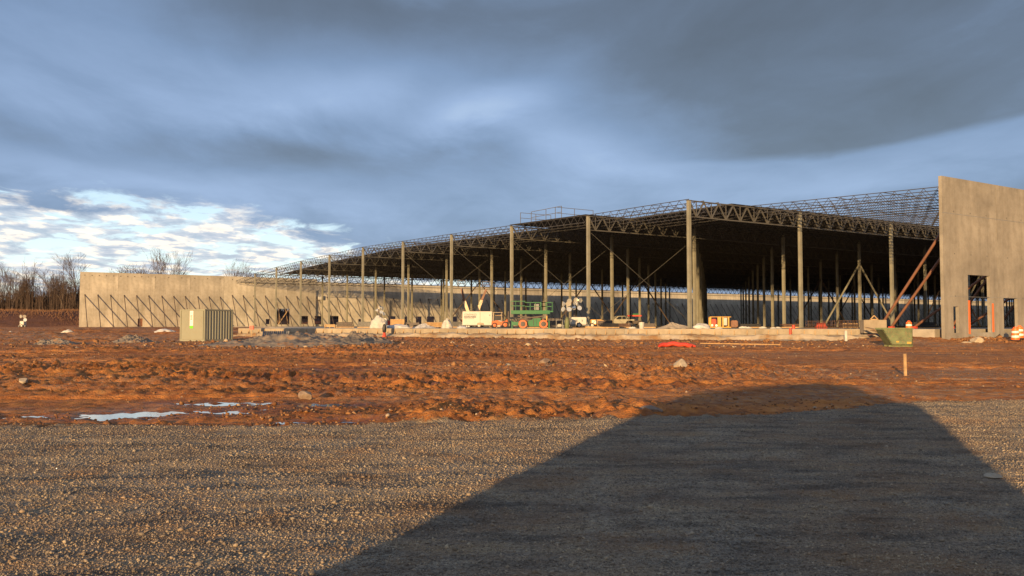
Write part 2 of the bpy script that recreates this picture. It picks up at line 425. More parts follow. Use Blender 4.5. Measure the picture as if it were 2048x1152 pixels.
# ------------------------------------------------------------------ ground sheet
def axis_y():
    ys = [-1500, -600, -250, -100, -50, -25, -12, -6, -2, 0, 1, 2, 2.6]
    y = 3.0
    while y < 130: ys.append(y); y += max(.035, .0062*y)
    while y < 3500: ys.append(y); y *= 1.05
    return np.array(ys)
def axis_x():
    xs = [0.0]; x = 0
    while x < 95: x += max(.045, .0050*x); xs.append(x)
    while x < 3500: x *= 1.09; xs.append(x)
    xs = np.array(xs); return np.concatenate([-xs[:0:-1], xs])
ax, ay = axis_x(), axis_y()
GX, GY = np.meshgrid(ax, ay)
GZ = height(GX.ravel(), GY.ravel())
def grid_mesh(name, X, Y, Z, nx, ny, mat):
    me = bpy.data.meshes.new(name)
    n = nx*ny
    me.vertices.add(n); co = np.empty((n, 3), np.float32); co[:, 0] = X.ravel(); co[:, 1] = Y.ravel(); co[:, 2] = Z
    me.vertices.foreach_set('co', co.ravel())
    a = (np.arange(ny-1)[:, None]*nx + np.arange(nx-1)[None, :]).ravel()
    q = np.stack([a, a+1, a+nx+1, a+nx], 1).astype(np.int32)
    me.loops.add(q.size); me.loops.foreach_set('vertex_index', q.ravel())
    me.polygons.add(len(q)); me.polygons.foreach_set('loop_start', (np.arange(len(q))*4).astype(np.int32))
    me.polygons.foreach_set('use_smooth', np.ones(len(q), bool))
    me.update(calc_edges=True); me.materials.append(mat)
    o = bpy.data.objects.new(name, me); COL.objects.link(o); return o
ground = grid_mesh('ground', GX, GY, GZ, len(ax), len(ay), M['ground'])
tag(ground, 'rutted orange brown mud meeting a grey gravel pad in front', None, None, 'structure')
gx, gy = GX.ravel(), GY.ravel()
gi = ((gx-X0)*IX + (gy-Y0)*IY)/S1; gj = ((gx-X0)*JX+(gy-Y0)*JY)/S2
mask = np.zeros((len(gx), 4), np.float32)
wet = .6*ss(.14, .40, fbm(gx*.16, gy*.5, 97, 4))*(1-ss(2, 8, gx))*ss(12, 15, gy)*(1-ss(28, 40, gy))
for (px_, py_, a_, b_) in PUD: wet = np.maximum(wet, np.exp(-(((gx-px_)/(a_*1.9))**2+((gy-py_)/(b_*2.4))**2)))
mask[:, 3] = np.clip(wet, 0, 1)
mask[:, 0] = gravel_mask(gx, gy)
pl = ss(-.1, .35, fbm(gx*.10, gy*.25, 90, 4))*.5
pl = pl + .9*np.exp(-((gy-33.5-1.2*vn(gx*.2, gx*0, 3))/.9)**2)*ss(-7, -4, gx)*(1-ss(6, 9, gx))
pl = pl + .7*ss(5, 12, gx)*np.exp(-((gy-27)/6)**2)*ss(-.1, .3, fbm(gx*.25, gy*.6, 91))
pl = pl + .8*ss(50, 62, gy)*(1-ss(150, 180, gy))*ss(-.25, .25, fbm(gx*.15, gy*.1, 92))
pl = pl + .9*np.exp(-(((gi+1.3)*S1+2.0)/2.)**2)*ss(.5, .6, gj)
pl = pl + .22*ss(4, 14, gx)*ss(15, 18, gy)*(1-ss(60, 70, gy))
mask[:, 1] = np.clip(pl, 0, 1)*(1-mask[:, 0])
mask[:, 2] = ss(3, 9, (gi-10)*S1 + 2*fbm(gx*.1, gy*.1, 4))
attr = ground.data.attributes.new('mask', 'FLOAT_COLOR', 'POINT'); attr.data.foreach_set('color', mask.ravel())

for k, (px_, py_, a_, b_) in enumerate(PUD):
    b = MB(); n = 28
    b.add([(px_+a_*1.5*math.cos(t*2*math.pi/n), py_+b_*1.5*math.sin(t*2*math.pi/n), 0) for t in range(n)], [tuple(range(n))])
    o = b.build('puddle', M['water']); o.location.z = -.018 - .0012*k
    tag(o, 'shallow puddle of rain water lying in the mud', None, None, 'structure')

# ------------------------------------------------------------------ scattered stones and clods
def scatter(name, pts, rad, tint, mat, flat=.75, label=None, cat=None):
    base = np.array([(x, y, z) for x in (-1, 1) for y in (-1, 1) for z in (-1, 1)], float)*.62
    ax6 = np.array([(1, 0, 0), (-1, 0, 0), (0, 1, 0), (0, -1, 0), (0, 0, 1), (0, 0, -1)], float)
    # octahedron based lump (6 verts) with jitter: 8 faces
    tri = np.array([(4, 0, 2), (4, 2, 1), (4, 1, 3), (4, 3, 0), (5, 2, 0), (5, 1, 2), (5, 3, 1), (5, 0, 3)], np.int32)
    n = len(pts)
    V = ax6[None, :, :] + nr.uniform(-.38, .38, (n, 6, 3))
    V *= nr.uniform(.7, 1.3, (n, 1, 3)); V[:, :, 2] *= flat
    an = nr.uniform(0, 2*math.pi, n); ca, sa = np.cos(an)[:, None], np.sin(an)[:, None]
    tl = nr.uniform(-.6, .6, n); ct, st = np.cos(tl)[:, None], np.sin(tl)[:, None]
    x, y, z = V[:, :, 0], V[:, :, 1], V[:, :, 2]
    y, z = y*ct-z*st, y*st+z*ct
    x, y = x*ca-y*sa, x*sa+y*ca
    V = np.stack([x, y, z], 2)*rad[:, None, None] + pts[:, None, :]
    me = bpy.data.meshes.new(name); me.vertices.add(n*6); me.vertices.foreach_set('co', V.astype(np.float32).ravel())
    T = (tri[None]+ (np.arange(n)*6)[:, None, None]).reshape(-1, 3).astype(np.int32)
    me.loops.add(T.size); me.loops.foreach_set('vertex_index', T.ravel())
    me.polygons.add(len(T)); me.polygons.foreach_set('loop_start', (np.arange(len(T))*3).astype(np.int32))
    me.update(calc_edges=True)
    a = me.attributes.new('tint', 'FLOAT', 'POINT'); a.data.foreach_set('value', np.repeat(tint, 6).astype(np.float32))
    me.materials.append(mat); o = bpy.data.objects.new(name, me); COL.objects.link(o)
    tag(o, label, cat, None, 'stuff'); return o
n = 260000
yy = 4.2 + (19.5-4.2)*nr.uniform(0, 1, n)**1.15
xx = nr.uniform(-1, 1, n)*(yy*.66+1.2)
gm = gravel_mask(xx, yy); keep = gm > nr.uniform(.3, .8, n); xx, yy = xx[keep], yy[keep]
rad = .0034 + .0036*nr.gamma(1.2, .7, len(xx)) + .0002*yy; rad = np.clip(rad, 0, .032)
zz = height(xx, yy) + rad*.25
scatter('loose_gravel', np.stack([xx, yy, zz], 1), rad, nr.uniform(0, 1, len(xx))**1.3, M['stones'], .7, 'loose grey and tan crushed stone of the gravel pad', 'gravel')
n = 26000
yy = 13.5 + (66-13.5)*nr.uniform(0, 1, n)**1.5
xx = nr.uniform(-1, 1, n)*(yy*.64+1)
gm = gravel_mask(xx, yy); dens = ss(-.25, .4, fbm(xx*.35, yy*.6, 77))*(1-.6*ss(5, 12, xx))
keep = (gm < .4) & (dens > nr.uniform(0, .8, n)); xx, yy = xx[keep], yy[keep]
pudk = np.ones(len(xx), bool)
for (px_, py_, a_, b_) in PUD: pudk &= (((xx-px_)/a_)**2+((yy-py_)/b_)**2) > 1.0
xx, yy = xx[pudk], yy[pudk]
rad = .009 + .012*nr.gamma(1.1, .8, len(xx)) + .0004*yy; rad = np.clip(rad, 0, .075)
scatter('mud_clods', np.stack([xx, yy, height(xx, yy)+rad*.2], 1), rad, nr.uniform(0, 1, len(xx)), M['clods'], .65, 'loose orange clods and small stones strewn over the mud', 'clods')
# pale stony line in the middle of the mud and the rubble at the panel foot
n = 900
xx = nr.uniform(-6, 9, n); yy = 33.5 + 1.2*vn(xx*.2, xx*0, 3) + nr.normal(0, .7, n)
rad = .03+.04*nr.gamma(1.5, .6, n)
x2 = []; y2 = []
for k in range(1100):
    s = nr.uniform(.5, 2.0)*S2; d = -1.3*S1 - abs(nr.normal(0, 2.2)) - .5
    x2.append(X0+s*JX+d*IX); y2.append(Y0+s*JY+d*IY)
for k in range(2600):
    px_ = nr.uniform(0, 1750) if k % 3 else nr.uniform(380, 800); Y_ = nr.uniform(50, 70); x2.append(at(px_, Y_)); y2.append(Y_)
xx = np.concatenate([xx, x2]); yy = np.concatenate([yy, y2]); rad = np.concatenate([rad*.6, .03+.05*nr.gamma(1.3, .7, len(x2))]); rad = np.clip(rad, 0, .3)
scatter('rubble', np.stack([xx, yy, height(xx, yy)+rad*.15], 1), rad, nr.uniform(.3, 1, len(xx))**.8, M['clods'], .7, 'broken pale stone rubble in lines across the mud', 'rubble')
scatter('dummy', np.zeros((1, 3)), np.array([.01]), np.array([.5]), M['clods']) if False else None

def rock(px_, Y, w, h, label, mat='rock', name='rock', seed=0):
    import bmesh
    bm = bmesh.new(); bmesh.ops.create_icosphere(bm, subdivisions=3, radius=1)
    rr = random.Random(seed)
    planes = [(Vector((rr.uniform(-1, 1), rr.uniform(-1, 1), rr.uniform(-.6, 1))).normalized(), rr.uniform(.55, .85)) for _ in range(9)]
    for v in bm.verts:
        for nrm, d in planes:
            q = v.co.dot(nrm)
            if q > d: v.co -= nrm*(q-d)
        v.co = Vector((v.co.x*w/1.5, v.co.y*w/1.7, v.co.z*h/1.5))
    me = bpy.data.meshes.new(name); bm.to_mesh(me); bm.free(); me.materials.append(M[mat])
    o = bpy.data.objects.new(name, me); COL.objects.link(o)
    X = at(px_, Y); o.location = (X, Y, hgt(X, Y)+h*.35); o.rotation_euler = (0, 0, rr.uniform(0, 6))
    tag(o, label, 'rock'); return o
rock(1360, 31.5, .42, .36, 'pale angular boulder lying alone on the mud in front of the red hose', seed=3)
rock(1300, 15.6, .42, .13, 'low flat stone at the gravel edge inside the vehicle shadow', 'rockdark', seed=5)
rock(865, 33.6, .3, .2, 'leftmost larger rock in the stony line across the mud', 'rock', seed=6)
rock(1015, 33.4, .34, .22, 'middle larger rock in the stony line across the mud', 'rock', seed=7)
rock(1088, 34.2, .45, .25, 'widest low rock at the right of the stony line across the mud', 'rockdark', seed=8)
rock(50, 22.5, .22, .16, 'small pale rock near the left edge beside the dark rut', 'rock', seed=9)
rock(1952, 63.5, .75, .45, 'pale broken concrete lump in the rubble below the tall doorway', 'rock', seed=10)
rock(1931, 62.8, .6, .2, 'flat pale slab fragment at the foot of the right concrete panel', 'rock', seed=11)
rock(615, 19.2, .3, .2, 'upright orange mud lump beside the puddles', 'rockdark', seed=12)
rock(1980, 9.0, .16, .05, 'small flat white stone lying on the shaded gravel', 'rock', seed=14)

# grey spoil heaps -------------------------------------------------------------
def heap(name, px_, Y, w, d, h, mat, label, cat, seed, base=None, rough=.35):
    X = at(px_, Y); nx, ny = 150, 90
    u = np.linspace(-1, 1, nx); v = np.linspace(-1, 1, ny); U, V = np.meshgrid(u, v)
    rr = np.sqrt(U**2+V**2) + .25*fbm(U*1.5+seed, V*1.5, seed, 3)
    H = np.clip(1-rr, 0, 1)**.75
    H = H*(1+rough*2.0*fbm(U*w*.5+seed, V*d*.5, seed+1, 5, .6)) + .22*H*fbm(U*w*2.5, V*d*2.5, seed+2, 4, .6)
    wx = U*w/2; wy = V*d/2
    zb = np.full(U.size, base) if base is not None else height((X+wx).ravel(), (Y+wy).ravel())
    zc = zb.mean() if base is None else base
    Z = (zb + h*H.ravel() - .04 - .25*(rr.ravel() > 1.0)*(base is None)) - zc
    if base is not None: Z = h*H.ravel() + .004
    o = grid_mesh(name, wx, wy, Z, nx, ny, M[mat]); o.location = (X, Y, zc)
    if base is not None:   # drop faces with no height
        import bmesh
        bm = bmesh.new(); bm.from_mesh(o.data)
        bmesh.ops.delete(bm, geom=[f for f in bm.faces if all(q.co.z < .012 for q in f.verts)], context='FACES'); bm.to_mesh(o.data); bm.free()
    tag(o, label, cat); return o
heap('spoil_heap', 600, 58, 13.5, 10, .78, 'pile', 'wide low heap of grey gravel spoil right of the storage container', 'heap', 3)
heap('spoil_heap', 715, 60, 5.5, 5, .75, 'pile', 'darker lump of grey spoil beside the red cone', 'heap', 13)
heap('spoil_heap', 268, 64, 3.0, 3.5, .55, 'pile', 'small grey heap left of the storage container', 'heap', 23)
heap('spoil_heap', 115, 60, 3.0, 2.5, .35, 'pile', 'low heap of broken stones near the left edge', 'heap', 33)
heap('sand_heap', 1345, 80.5, 3.4, 2.0, .45, 'sand', 'pale sand heap on the slab just left of the corner column', 'heap', 43, base=SLAB)
heap('sand_heap', 848, 90, 2.6, 2.0, .42, 'bag', 'low white heap on the slab right of the plywood box', 'heap', 53, base=SLAB)

# ------------------------------------------------------------------ slab, edge and formwork
def Hroof(i):
    return float(np.interp(i, [-1.3, 0, 1, 2, 3, 4, 5, 6, 7, 8, 9, 10], [11.15, 11.85, 11.98, 12.32, 12.6, 12.85, 13.1, 12.85, 12.65, 12.3, 11.75, 10.75]))
# slab outline (world): front edge is a straight strip just in front of the columns
fe0 = (at(478, 86.5), 86.5); fe1 = (at(1735, 70.5), 70.5)
def fe(px_):
    t = (px_-1024)/F   # point of the front edge seen at column px
    dx, dy = fe1[0]-fe0[0], fe1[1]-fe0[1]
    s = (t*fe0[1]-fe0[0])/(dx-t*dy); return (fe0[0]+s*dx, fe0[1]+s*dy)
poly = [fe0, fe1, G(-1.24, .53), G(-1.24, 26), G(10, 26), G(10, -.6), G(6, -.25)]
b = MB(); n = len(poly)
b.add([(x, y, SLAB) for x, y in poly]+[(x, y, .62) for x, y in poly], [tuple(range(n)), tuple(range(2*n-1, n-1, -1))]+[(k, (k+1) % n, n+(k+1) % n, n+k) for k in range(n)])
tag(b.build('floor_slab', M['slab']), 'pale concrete floor slab under the steel frame', None, None, 'structure')
ed = Vector((fe1[0]-fe0[0], fe1[1]-fe0[1], 0)); EL = ed.length; ed.normalize(); ea = math.atan2(ed.y, ed.x)
foot = thing('footing_ledge', 'sandy concrete footing ledge running below the slab edge', 'footing', (fe0[0], fe0[1], 0), ea)
nx_, ny_ = 420, 16
U_, V_ = np.meshgrid(np.linspace(0, EL, nx_), np.linspace(-1.9, -.03, ny_))
prof_ = np.interp(V_, [-1.9, -1.35, -1.1, -1.02, -.03], [.22, .34, .50, .76, .82])
Zl = prof_ + (.26*fbm(U_*.35, V_*.8, 61, 4) + .12*fbm(U_*2.0, V_*2.5, 62, 3))*(V_ < -.2)
grid_mesh('ledge', U_, V_, Zl.ravel(), nx_, ny_, M['ledge']).parent = foot
fw = thing('edge_formwork', 'long timber form board with stakes along the front edge of the slab', 'formwork', (fe0[0], fe0[1], 0), ea)
for a_, c_ in ((0, .32), (.325, .66), (.665, 1.0)):
    MB().bb(EL*a_, EL*c_, -.075, -.02, .88, SLAB-.02).build('form_board', M['block'], fw)
sk0 = None
nst = 64
for k in range(nst):
    if sk0 is None:
        q = MB(); q.bb(-.025, .025, -.12, -.08, .72, SLAB-.12); q.add([(-.03, -.34, .81), (.03, -.34, .81), (.03, -.12, .81), (-.03, -.12, .81), (-.03, -.12, 1.08), (.03, -.12, 1.08)], [(0, 1, 2, 3), (0, 4, 5, 1), (2, 5, 4, 3), (0, 3, 4), (1, 5, 2)])
        sk0 = q.build('form_stake', M['lumber'], fw); o = sk0
    else: o = sk0.copy(); COL.objects.link(o); o.parent = fw
    o.location.x = EL*(k+.5+rng.uniform(-.22, .22))/nst

# corrugated sheets lying in front of the edge on the left
cs = thing('corrugated_sheet_stack', 'dark blue grey corrugated sheets standing against the slab edge left of the spoil heap', 'sheets', (at(552, 79.5), 79.5, hgt(at(552, 79.5), 79.5)), R(-6))
b = MB(); w = 2.6
for k in range(13):
    b.tube((-w/2+w*(k+.5)/13, 0, 0.18), (-w/2+w*(k+.5)/13, .18, .62), .09, n=8)
b.build('ribbed_panel', M['rod'], cs, smooth=True)
MB().bb(-w/2, w/2, -.12, .1, -.05, .25).build('base_sheet', M['blue_sheet'], cs)

# ------------------------------------------------------------------ steel frame
fr = thing('warehouse_frame', 'long open steel warehouse frame of grey columns and trusses partly covered by dark roof deck', 'building', (X0, Y0, SLAB), TH)
def depth(i, j): return G(i, j)[1]
cols = [(i, j) for i in range(0, 10) for j in range(0, 26)]
def vis(i, j):
    x, y = G(i, j); p = 1024+F*x/y
    return 0 < p < 2300
cols.sort(key=lambda q: (not vis(*q), depth(*q)))
def col_mb(h):
    b = MB(); b.bb(-.155, .155, -.155, .155, 0.02, h-.14); return b
cm = {}
stuff = MB()
for n_, (i, j) in enumerate(cols):
    h = Hroof(i)
    if n_ < 100:
        if i not in cm:
            o = col_mb(h).build('column', M['col'], fr, bevel=.015)
            pb = MB(); pb.bb(-.28, .28, -.28, .28, 0.003, .03)
            for sx in (-.22, .22):
                for sy in (-.22, .22): pb.tube((sx, sy, .03), (sx, sy, .09), .02, n=6)
            pb = pb.build('base_plate', M['rebar'], o)
            cp = MB().bb(-.2, .2, -.2, .2, h-.14, h-.10).build('cap_plate', M['truss'], o)
            cm[i] = o
        else:
            o = copy_tree(cm[i], fr)
        o.location = (j*S2, i*S1, 0)
    else:
        stuff.bb(j*S2-.155, j*S2+.155, i*S1-.155, i*S1+.155, .02, h-.14)
tag(stuff.build('columns', M['col'], fr), None, None, None, 'stuff')

def girder_mb(D=1.6, L=S2, P=8, full=True):
    b = MB(); e = .1
    zt, zb = -.12, -D
    for sx in (-.05, .05):
        b.bb(e, L-e, sx-.04, sx+.04, zt-.07, zt+.03)
    b.bb(L/P*.55, L-L/P*.55, -.085, .085, zb-.05, zb+.06)
    b.bb(0.05, L/P*.55, -.06, .06, zb-.03, zb+.03); b.bb(L-L/P*.55, L-.05, -.06, .06, zb-.03, zb+.03)
    s = L/P
    for k in range(P):
        xa = k*s; xm = xa+s/2; xb = xa+s
        b.bar((xa+(.12 if k == 0 else 0), 0, zt-.05), (xm, 0, zb), .11, .09)
        b.bar((xm, 0, zb), (xb-(.12 if k == P-1 else 0), 0, zt-.05), .11, .09)
        if full: b.bar((xm, 0, zb), (xm, 0, zt-.04), .06)
    return b
g0 = None; gst = MB()
gl = [(i, j) for i in range(0, 10) for j in range(0, 25)]
gl.sort(key=lambda q: (not (vis(*q) or vis(q[0], q[1]+1)), depth(*q)))
for n_, (i, j) in enumerate(gl):
    if n_ < 100:
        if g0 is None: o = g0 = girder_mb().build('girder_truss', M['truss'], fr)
        else: o = g0.copy(); COL.objects.link(o); o.parent = fr
        o.location = (j*S2, i*S1, Hroof(i))
    else:
        z = Hroof(i); ox, oy = j*S2, i*S1
        t = girder_mb(full=False); gst.add([(v[0]+ox, v[1]+oy, v[2]+z) for v in t.v], t.f)
tag(gst.build('girder_trusses', M['truss'], fr), None, None, None, 'stuff')

def joist_mb(L, dz, D=.78, P=12, w=.055, wb=.032):
    b = MB()
    def pt(y, z): return (0, y, z + dz*y/L)
    b.bar(pt(0, -.03), pt(L, -.03), w*1.5, w)
    b.bar(pt(L/P*.5, -D), pt(L-L/P*.5, -D), w*1.4, w)
    s = L/P
    for k in range(P):
        ya, ym, yb = k*s, (k+.5)*s, (k+1)*s
        b.bar(pt(ya, -.05), pt(ym, -D+.02), wb); b.bar(pt(ym, -D+.02), pt(yb, -.05), wb)
    return b
NJ = 8
jl = []
for i in range(0, 10):
    for k in range(0, 25*NJ+1):
        if i == 9 and k/NJ > 2.6: continue
        jl.append((i, k/NJ))
for k in range(0, 25*NJ):
    j = .53 + k/NJ
    if j < 25: jl.append((-1.28, j))
def jvis(i, j):
    # prefers joists seen against the sky: the facade edge and the wing
    x, y = G(max(i, -1)+.5, j); p = 1024+F*x/y
    if not (0 < p < 2000): return 3
    if i < 0: return 0 if j < 6 else 2
    return 0 if j < .5 else 1
jl.sort(key=lambda q: (jvis(*q), depth(q[0]+.5, q[1])))
jm = {}; jst = MB(); jsm = {}
for n_, (i, j) in enumerate(jl):
    L = S1 if i >= 0 else 1.28*S1
    z0 = Hroof(i if i >= 0 else -1.28); z1 = Hroof(i+1 if i >= 0 else 0)
    if n_ < 100:
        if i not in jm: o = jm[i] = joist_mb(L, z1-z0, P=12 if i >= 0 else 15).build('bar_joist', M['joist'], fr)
        else: o = jm[i].copy(); COL.objects.link(o); o.parent = fr
        o.location = (j*S2, i*S1, z0+.02)
    else:
        if i not in jsm: jsm[i] = joist_mb(L, z1-z0, P=10 if i >= 0 else 15)
        t = jsm[i]; ox, oy, oz = j*S2, i*S1, z0+.02
        jst.add([(v[0]+ox, v[1]+oy, v[2]+oz) for v in t.v], t.f)
def fast_build(b, name, mat, parent):
    me = bpy.data.meshes.new(name); me.from_pydata(b.v, [], b.f); me.update(); me.materials.append(mat)
    o = bpy.data.objects.new(name, me); COL.objects.link(o); o.parent = parent; return o
tag(fast_build(jst, 'bar_joists', M['joist'], fr), None, None, None, 'stuff')
# lateral bridging lines tying the joists together
b = MB()
for i in list(range(0, 9)):
    for t in (.33, .67):
        z = Hroof(i+t)-.78; b.bar((0.0, (i+t)*S1, z), (25*S2, (i+t)*S1, z), .04)
        b.bar((0.0, (i+t)*S1, z+.75), (.4*S2, (i+t)*S1, z+.75), .035)
for t in (.25, .5, .75):
    y = -1.28*S1*(1-t); z = Hroof(-1.28*(1-t)); b.bar((.53*S2, y, z-.03), (25*S2, y, z-.03), .045); b.bar((.53*S2, y, z-.75), (25*S2, y, z-.75), .045)
b.build('bridging', M['joist'], fr)
# roof deck: piecewise sheet, edge at j = .385 and one extra strip reaching the facade
def deck(x0, x1, i0, i1, name='roof_deck'):
    b = MB(); ii = [i0]+[k for k in range(int(math.ceil(i0+1e-6)), int(i1)+1) if i0 < k < i1]+[i1]
    vs = []
    for i in ii:
        z = Hroof(i)+.05
        for x in (x0, x1): vs += [(x, i*S1, z), (x, i*S1, z+.05)]
    fs = []
    for k in range(len(ii)-1):
        a = 4*k; c = a+4
        fs += [(a, a+2, c+2, c), (a+1, c+1, c+3, a+3), (a, c, c+1, a+1), (a+2, a+3, c+3, c+2)]
    fs += [(0, 1, 3, 2), (4*len(ii)-4, 4*len(ii)-2, 4*len(ii)-1, 4*len(ii)-3)]
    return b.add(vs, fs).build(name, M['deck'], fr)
deck(.385*S2, 25*S2, .02, 9.0)
deck(-.1, .385*S2-.02, 1.02, 2.02)
# X rods in the first cross bays, and pipe chevrons deeper in
for i in (1, 2, 3, 4):
    b = MB(); h = Hroof(i)-1.7
    b.tube((.1, i*S1+.04, h), (S2-.1, i*S1+.04, .3), .022, n=6); b.tube((.1, i*S1-.08, .3), (S2-.1, i*S1-.08, h), .022, n=6)
    b.build('cross_brace', M['rod_dark'], fr)
for (i, j, hh) in ((1, 3, 8.6), (5, 3, 9.0), (4, 3, 8.8), (3, 5, 8.8), (3, 8, 8.8), (2, 6, 8.8), (6, 2, 8.8), (1, 5, 8.8), (4, 7, 8.8), (2, 9, 8.8)):
    b = MB()
    b.tube((j*S2, i*S1, hh), ((j-.5)*S2, i*S1, .1), .12, n=8); b.tube((j*S2, i*S1, hh), ((j+.5)*S2, i*S1, .1), .12, n=8)
    b.build('chevron_brace', M['col'] if i < 2 else M['brace'], fr, smooth=True)

# roof railings ----------------------------------------------------------------
def railing(i0, j0, L, dirj, label, mat, h=1.1, n=4):
    x, y = G(i0, j0)
    t = thing('guard_rail', label, 'railing', (x, y, SLAB+Hroof(i0)+.11), TH + (0 if dirj else math.pi/2))
    b = MB()
    for z in (h, h*.55): b.bar((0, 0, z), (L, 0, z), .05)
    b.build('rail', M[mat], t)
    for k in range(n): MB().bar((L*k/(n-1), 0, 0), (L*k/(n-1), 0, h), .05).build('post', M[mat], t)
    return t
railing(1.42, .07, 6.0, False, 'dark guard rail on the roof edge left of the tall front column', 'rod_dark', 1.5, 3)
railing(1.95, .05, 4.5, True, 'faint reddish guard rail furthest left on the roof deck edge', 'rod_dark', 1.4, 3)
railing(1.5, .07, 5.5, True, 'dark guard rail crossing the roof deck behind the reddish one', 'rod_dark', 1.5, 3)

# ------------------------------------------------------------------ tilt-up walls
def panel_mesh(L, H, T, holes, pockets=(), z0=0.0, reveal=None):
    "panel in the xz plane (x 0..L, z z0..H), thickness T toward +y, rectangular through holes (x0,x1,zz0,zz1)"
    xs = sorted(set([0, L]+[v for h in holes for v in h[:2]])); zs = sorted(set([z0, H]+[v for h in holes for v in h[2:]]))
    b = MB(); nx, nz = len(xs), len(zs)
    solid = [[not any(h[0] <= (xs[a]+xs[a+1])/2 <= h[1] and h[2] <= (zs[c]+zs[c+1])/2 <= h[3] for h in holes) for c in range(nz-1)] for a in range(nx-1)]
    vid = {}
    def V(a, c, k):
        if (a, c, k) not in vid: vid[(a, c, k)] = len(b.v); b.v.append((xs[a], k*T, zs[c]))
        return vid[(a, c, k)]
    for a in range(nx-1):
        for c in range(nz-1):
            if not solid[a][c]: continue
            b.f.append((V(a, c, 0), V(a+1, c, 0), V(a+1, c+1, 0), V(a, c+1, 0)))
            b.f.append((V(a, c, 1), V(a, c+1, 1), V(a+1, c+1, 1), V(a+1, c, 1)))
            for da, dc, e in ((-1, 0, ((a, c), (a, c+1))), (1, 0, ((a+1, c), (a+1, c+1))), (0, -1, ((a, c), (a+1, c))), (0, 1, ((a, c+1), (a+1, c+1)))):
                aa, cc = a+da, c+dc
                if 0 <= aa < nx-1 and 0 <= cc < nz-1 and solid[aa][cc]: continue
                p, q = e; b.f.append((V(*p, 0), V(*q, 0), V(*q, 1), V(*p, 1)))
    return b
wx, wy = G(10, 0)
WB = 1.05                 # world height of the wall foot
WH = CAMZ+11.4-WB         # wall height
fwall = thing('tilt_up_wall', 'very long grey tilt up concrete wall closing the far side, propped by slanting braces', 'wall', (wx, wy, WB), TH)
s_left = wall_s(159, 10)
openings = []
def op(p0, p1, y0, y1):
    a, c = wall_s(p0, 10), wall_s(p1, 10); m = (a+c)/2; Y = wy+m*JY
    openings.append([a, c, zof(y1, Y)-WB, zof(y0, Y)-WB])
for q in ((276, 286, 637, 653), (532, 540, 638, 648.5), (552, 580, 617.5, 649), (602, 617, 632, 648), (629.5, 646, 632, 649), (660, 678, 632, 649.5), (717, 723, 638, 650), (777, 792, 632.5, 647), (809, 817, 633, 648), (832, 844, 633, 648), (854, 869, 633, 647), (879, 889, 633, 648), (903, 915, 633, 648), (940, 952, 634, 648), (975, 987, 634, 648)):
    op(*q)
pw = 7.55
edges_s = [s_left + k*pw for k in range(0, int((26*S2-s_left)/pw)+1)]
for k in range(len(edges_s)-1):
    a, c = edges_s[k]+.012, edges_s[k+1]-.012
    for o_ in openings:   # shift seams off openings: clip openings to panel
        pass
    hs = []
    for o_ in openings:
        x0, x1 = max(o_[0], a+.0), min(o_[1], c)
        if x1-x0 > .15: hs.append((x0-a, x1-a, max(.0, o_[2]) if o_[2] > .15 else 0.0, o_[3]))
    drop = .0
    T = .24
    b = panel_mesh(c-a, WH + rng.uniform(-.03, .03) - (.72 if a > 1.0*S2 else 0), T, hs)
    if k in (3, 7, 11): pass
    p = b.build('wall_panel', M['conc'], fwall); p.location = (a, 0.0, 0)
# joist pockets along the top: thin raised boxes, the holes' shade painted as dark colour
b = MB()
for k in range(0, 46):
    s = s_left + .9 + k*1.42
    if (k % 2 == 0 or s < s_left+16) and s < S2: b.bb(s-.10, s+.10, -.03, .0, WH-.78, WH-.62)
b.build('pocket_shade', M['brace'], fwall)
b = MB(); b.bb(1.0, 25*S2, -.14, -.002, WH-1.45, WH-1.33); b.build('ledger_angle', M['truss'], fwall)
# notches between some panels on the parapet: lifting gaps shown pale
# braces
br0 = None; bst = MB(); nb = 0
s = s_left + 1.0; k = 0
BH, BD = zof(590, 184)-WB, 4.9
def skip(s):
    return False
while s < 25*S2:
    hh = BH + (.45 if s > wall_s(462, 10) else 0)
    if nb < 98:
        q = MB(); q.tube((0, -.02, hh), (0, -BD, .25), .085, n=7); q.bb(-.12, .12, -.06, -.002, hh-.15, hh+.15); q.bb(-.15, .15, -BD-.15, -BD+.15, .0, .26)
        o = q.build('brace', M['brace'], fwall, smooth=False) if br0 is None or abs(br0[0]-hh) > .01 else None
        if o is None: o = br0[1].copy(); COL.objects.link(o); o.parent = fwall
        else: br0 = (hh, o)
        o.location.x = s; nb += 1
    else:
        bst.bar((s, -.02, hh), (s, -BD, .25), .12)
    k += 1; s += 2.52 if k % 3 else 2.75
tag(bst.build('braces', M['brace'], fwall), None, None, None, 'stuff')
# plywood / boards inside some openings
s0, s1_, z0_, z1_ = openings[0]; MB().bb(s0-.05, s1_+.05, .25, .3, 0, z1_+.1).build('door_board', M['red_pipe'], fwall)
s0, s1_, z0_, z1_ = openings[2]
b = MB(); b.bar((s0+.3, .2, .2), (s1_-.4, .2, z1_-.3), .16); b.bar((s0+.1, .5, z1_), (s0+.9, .5, .1), .1); b.bar((s0+.9, .6, z1_), (s0+1.1, .6, .1), .08)
b.bar((s1_-.9, .6, z1_), (s1_-.2, .6, .1), .08); b.build('door_strut', M['lumber'], fwall)
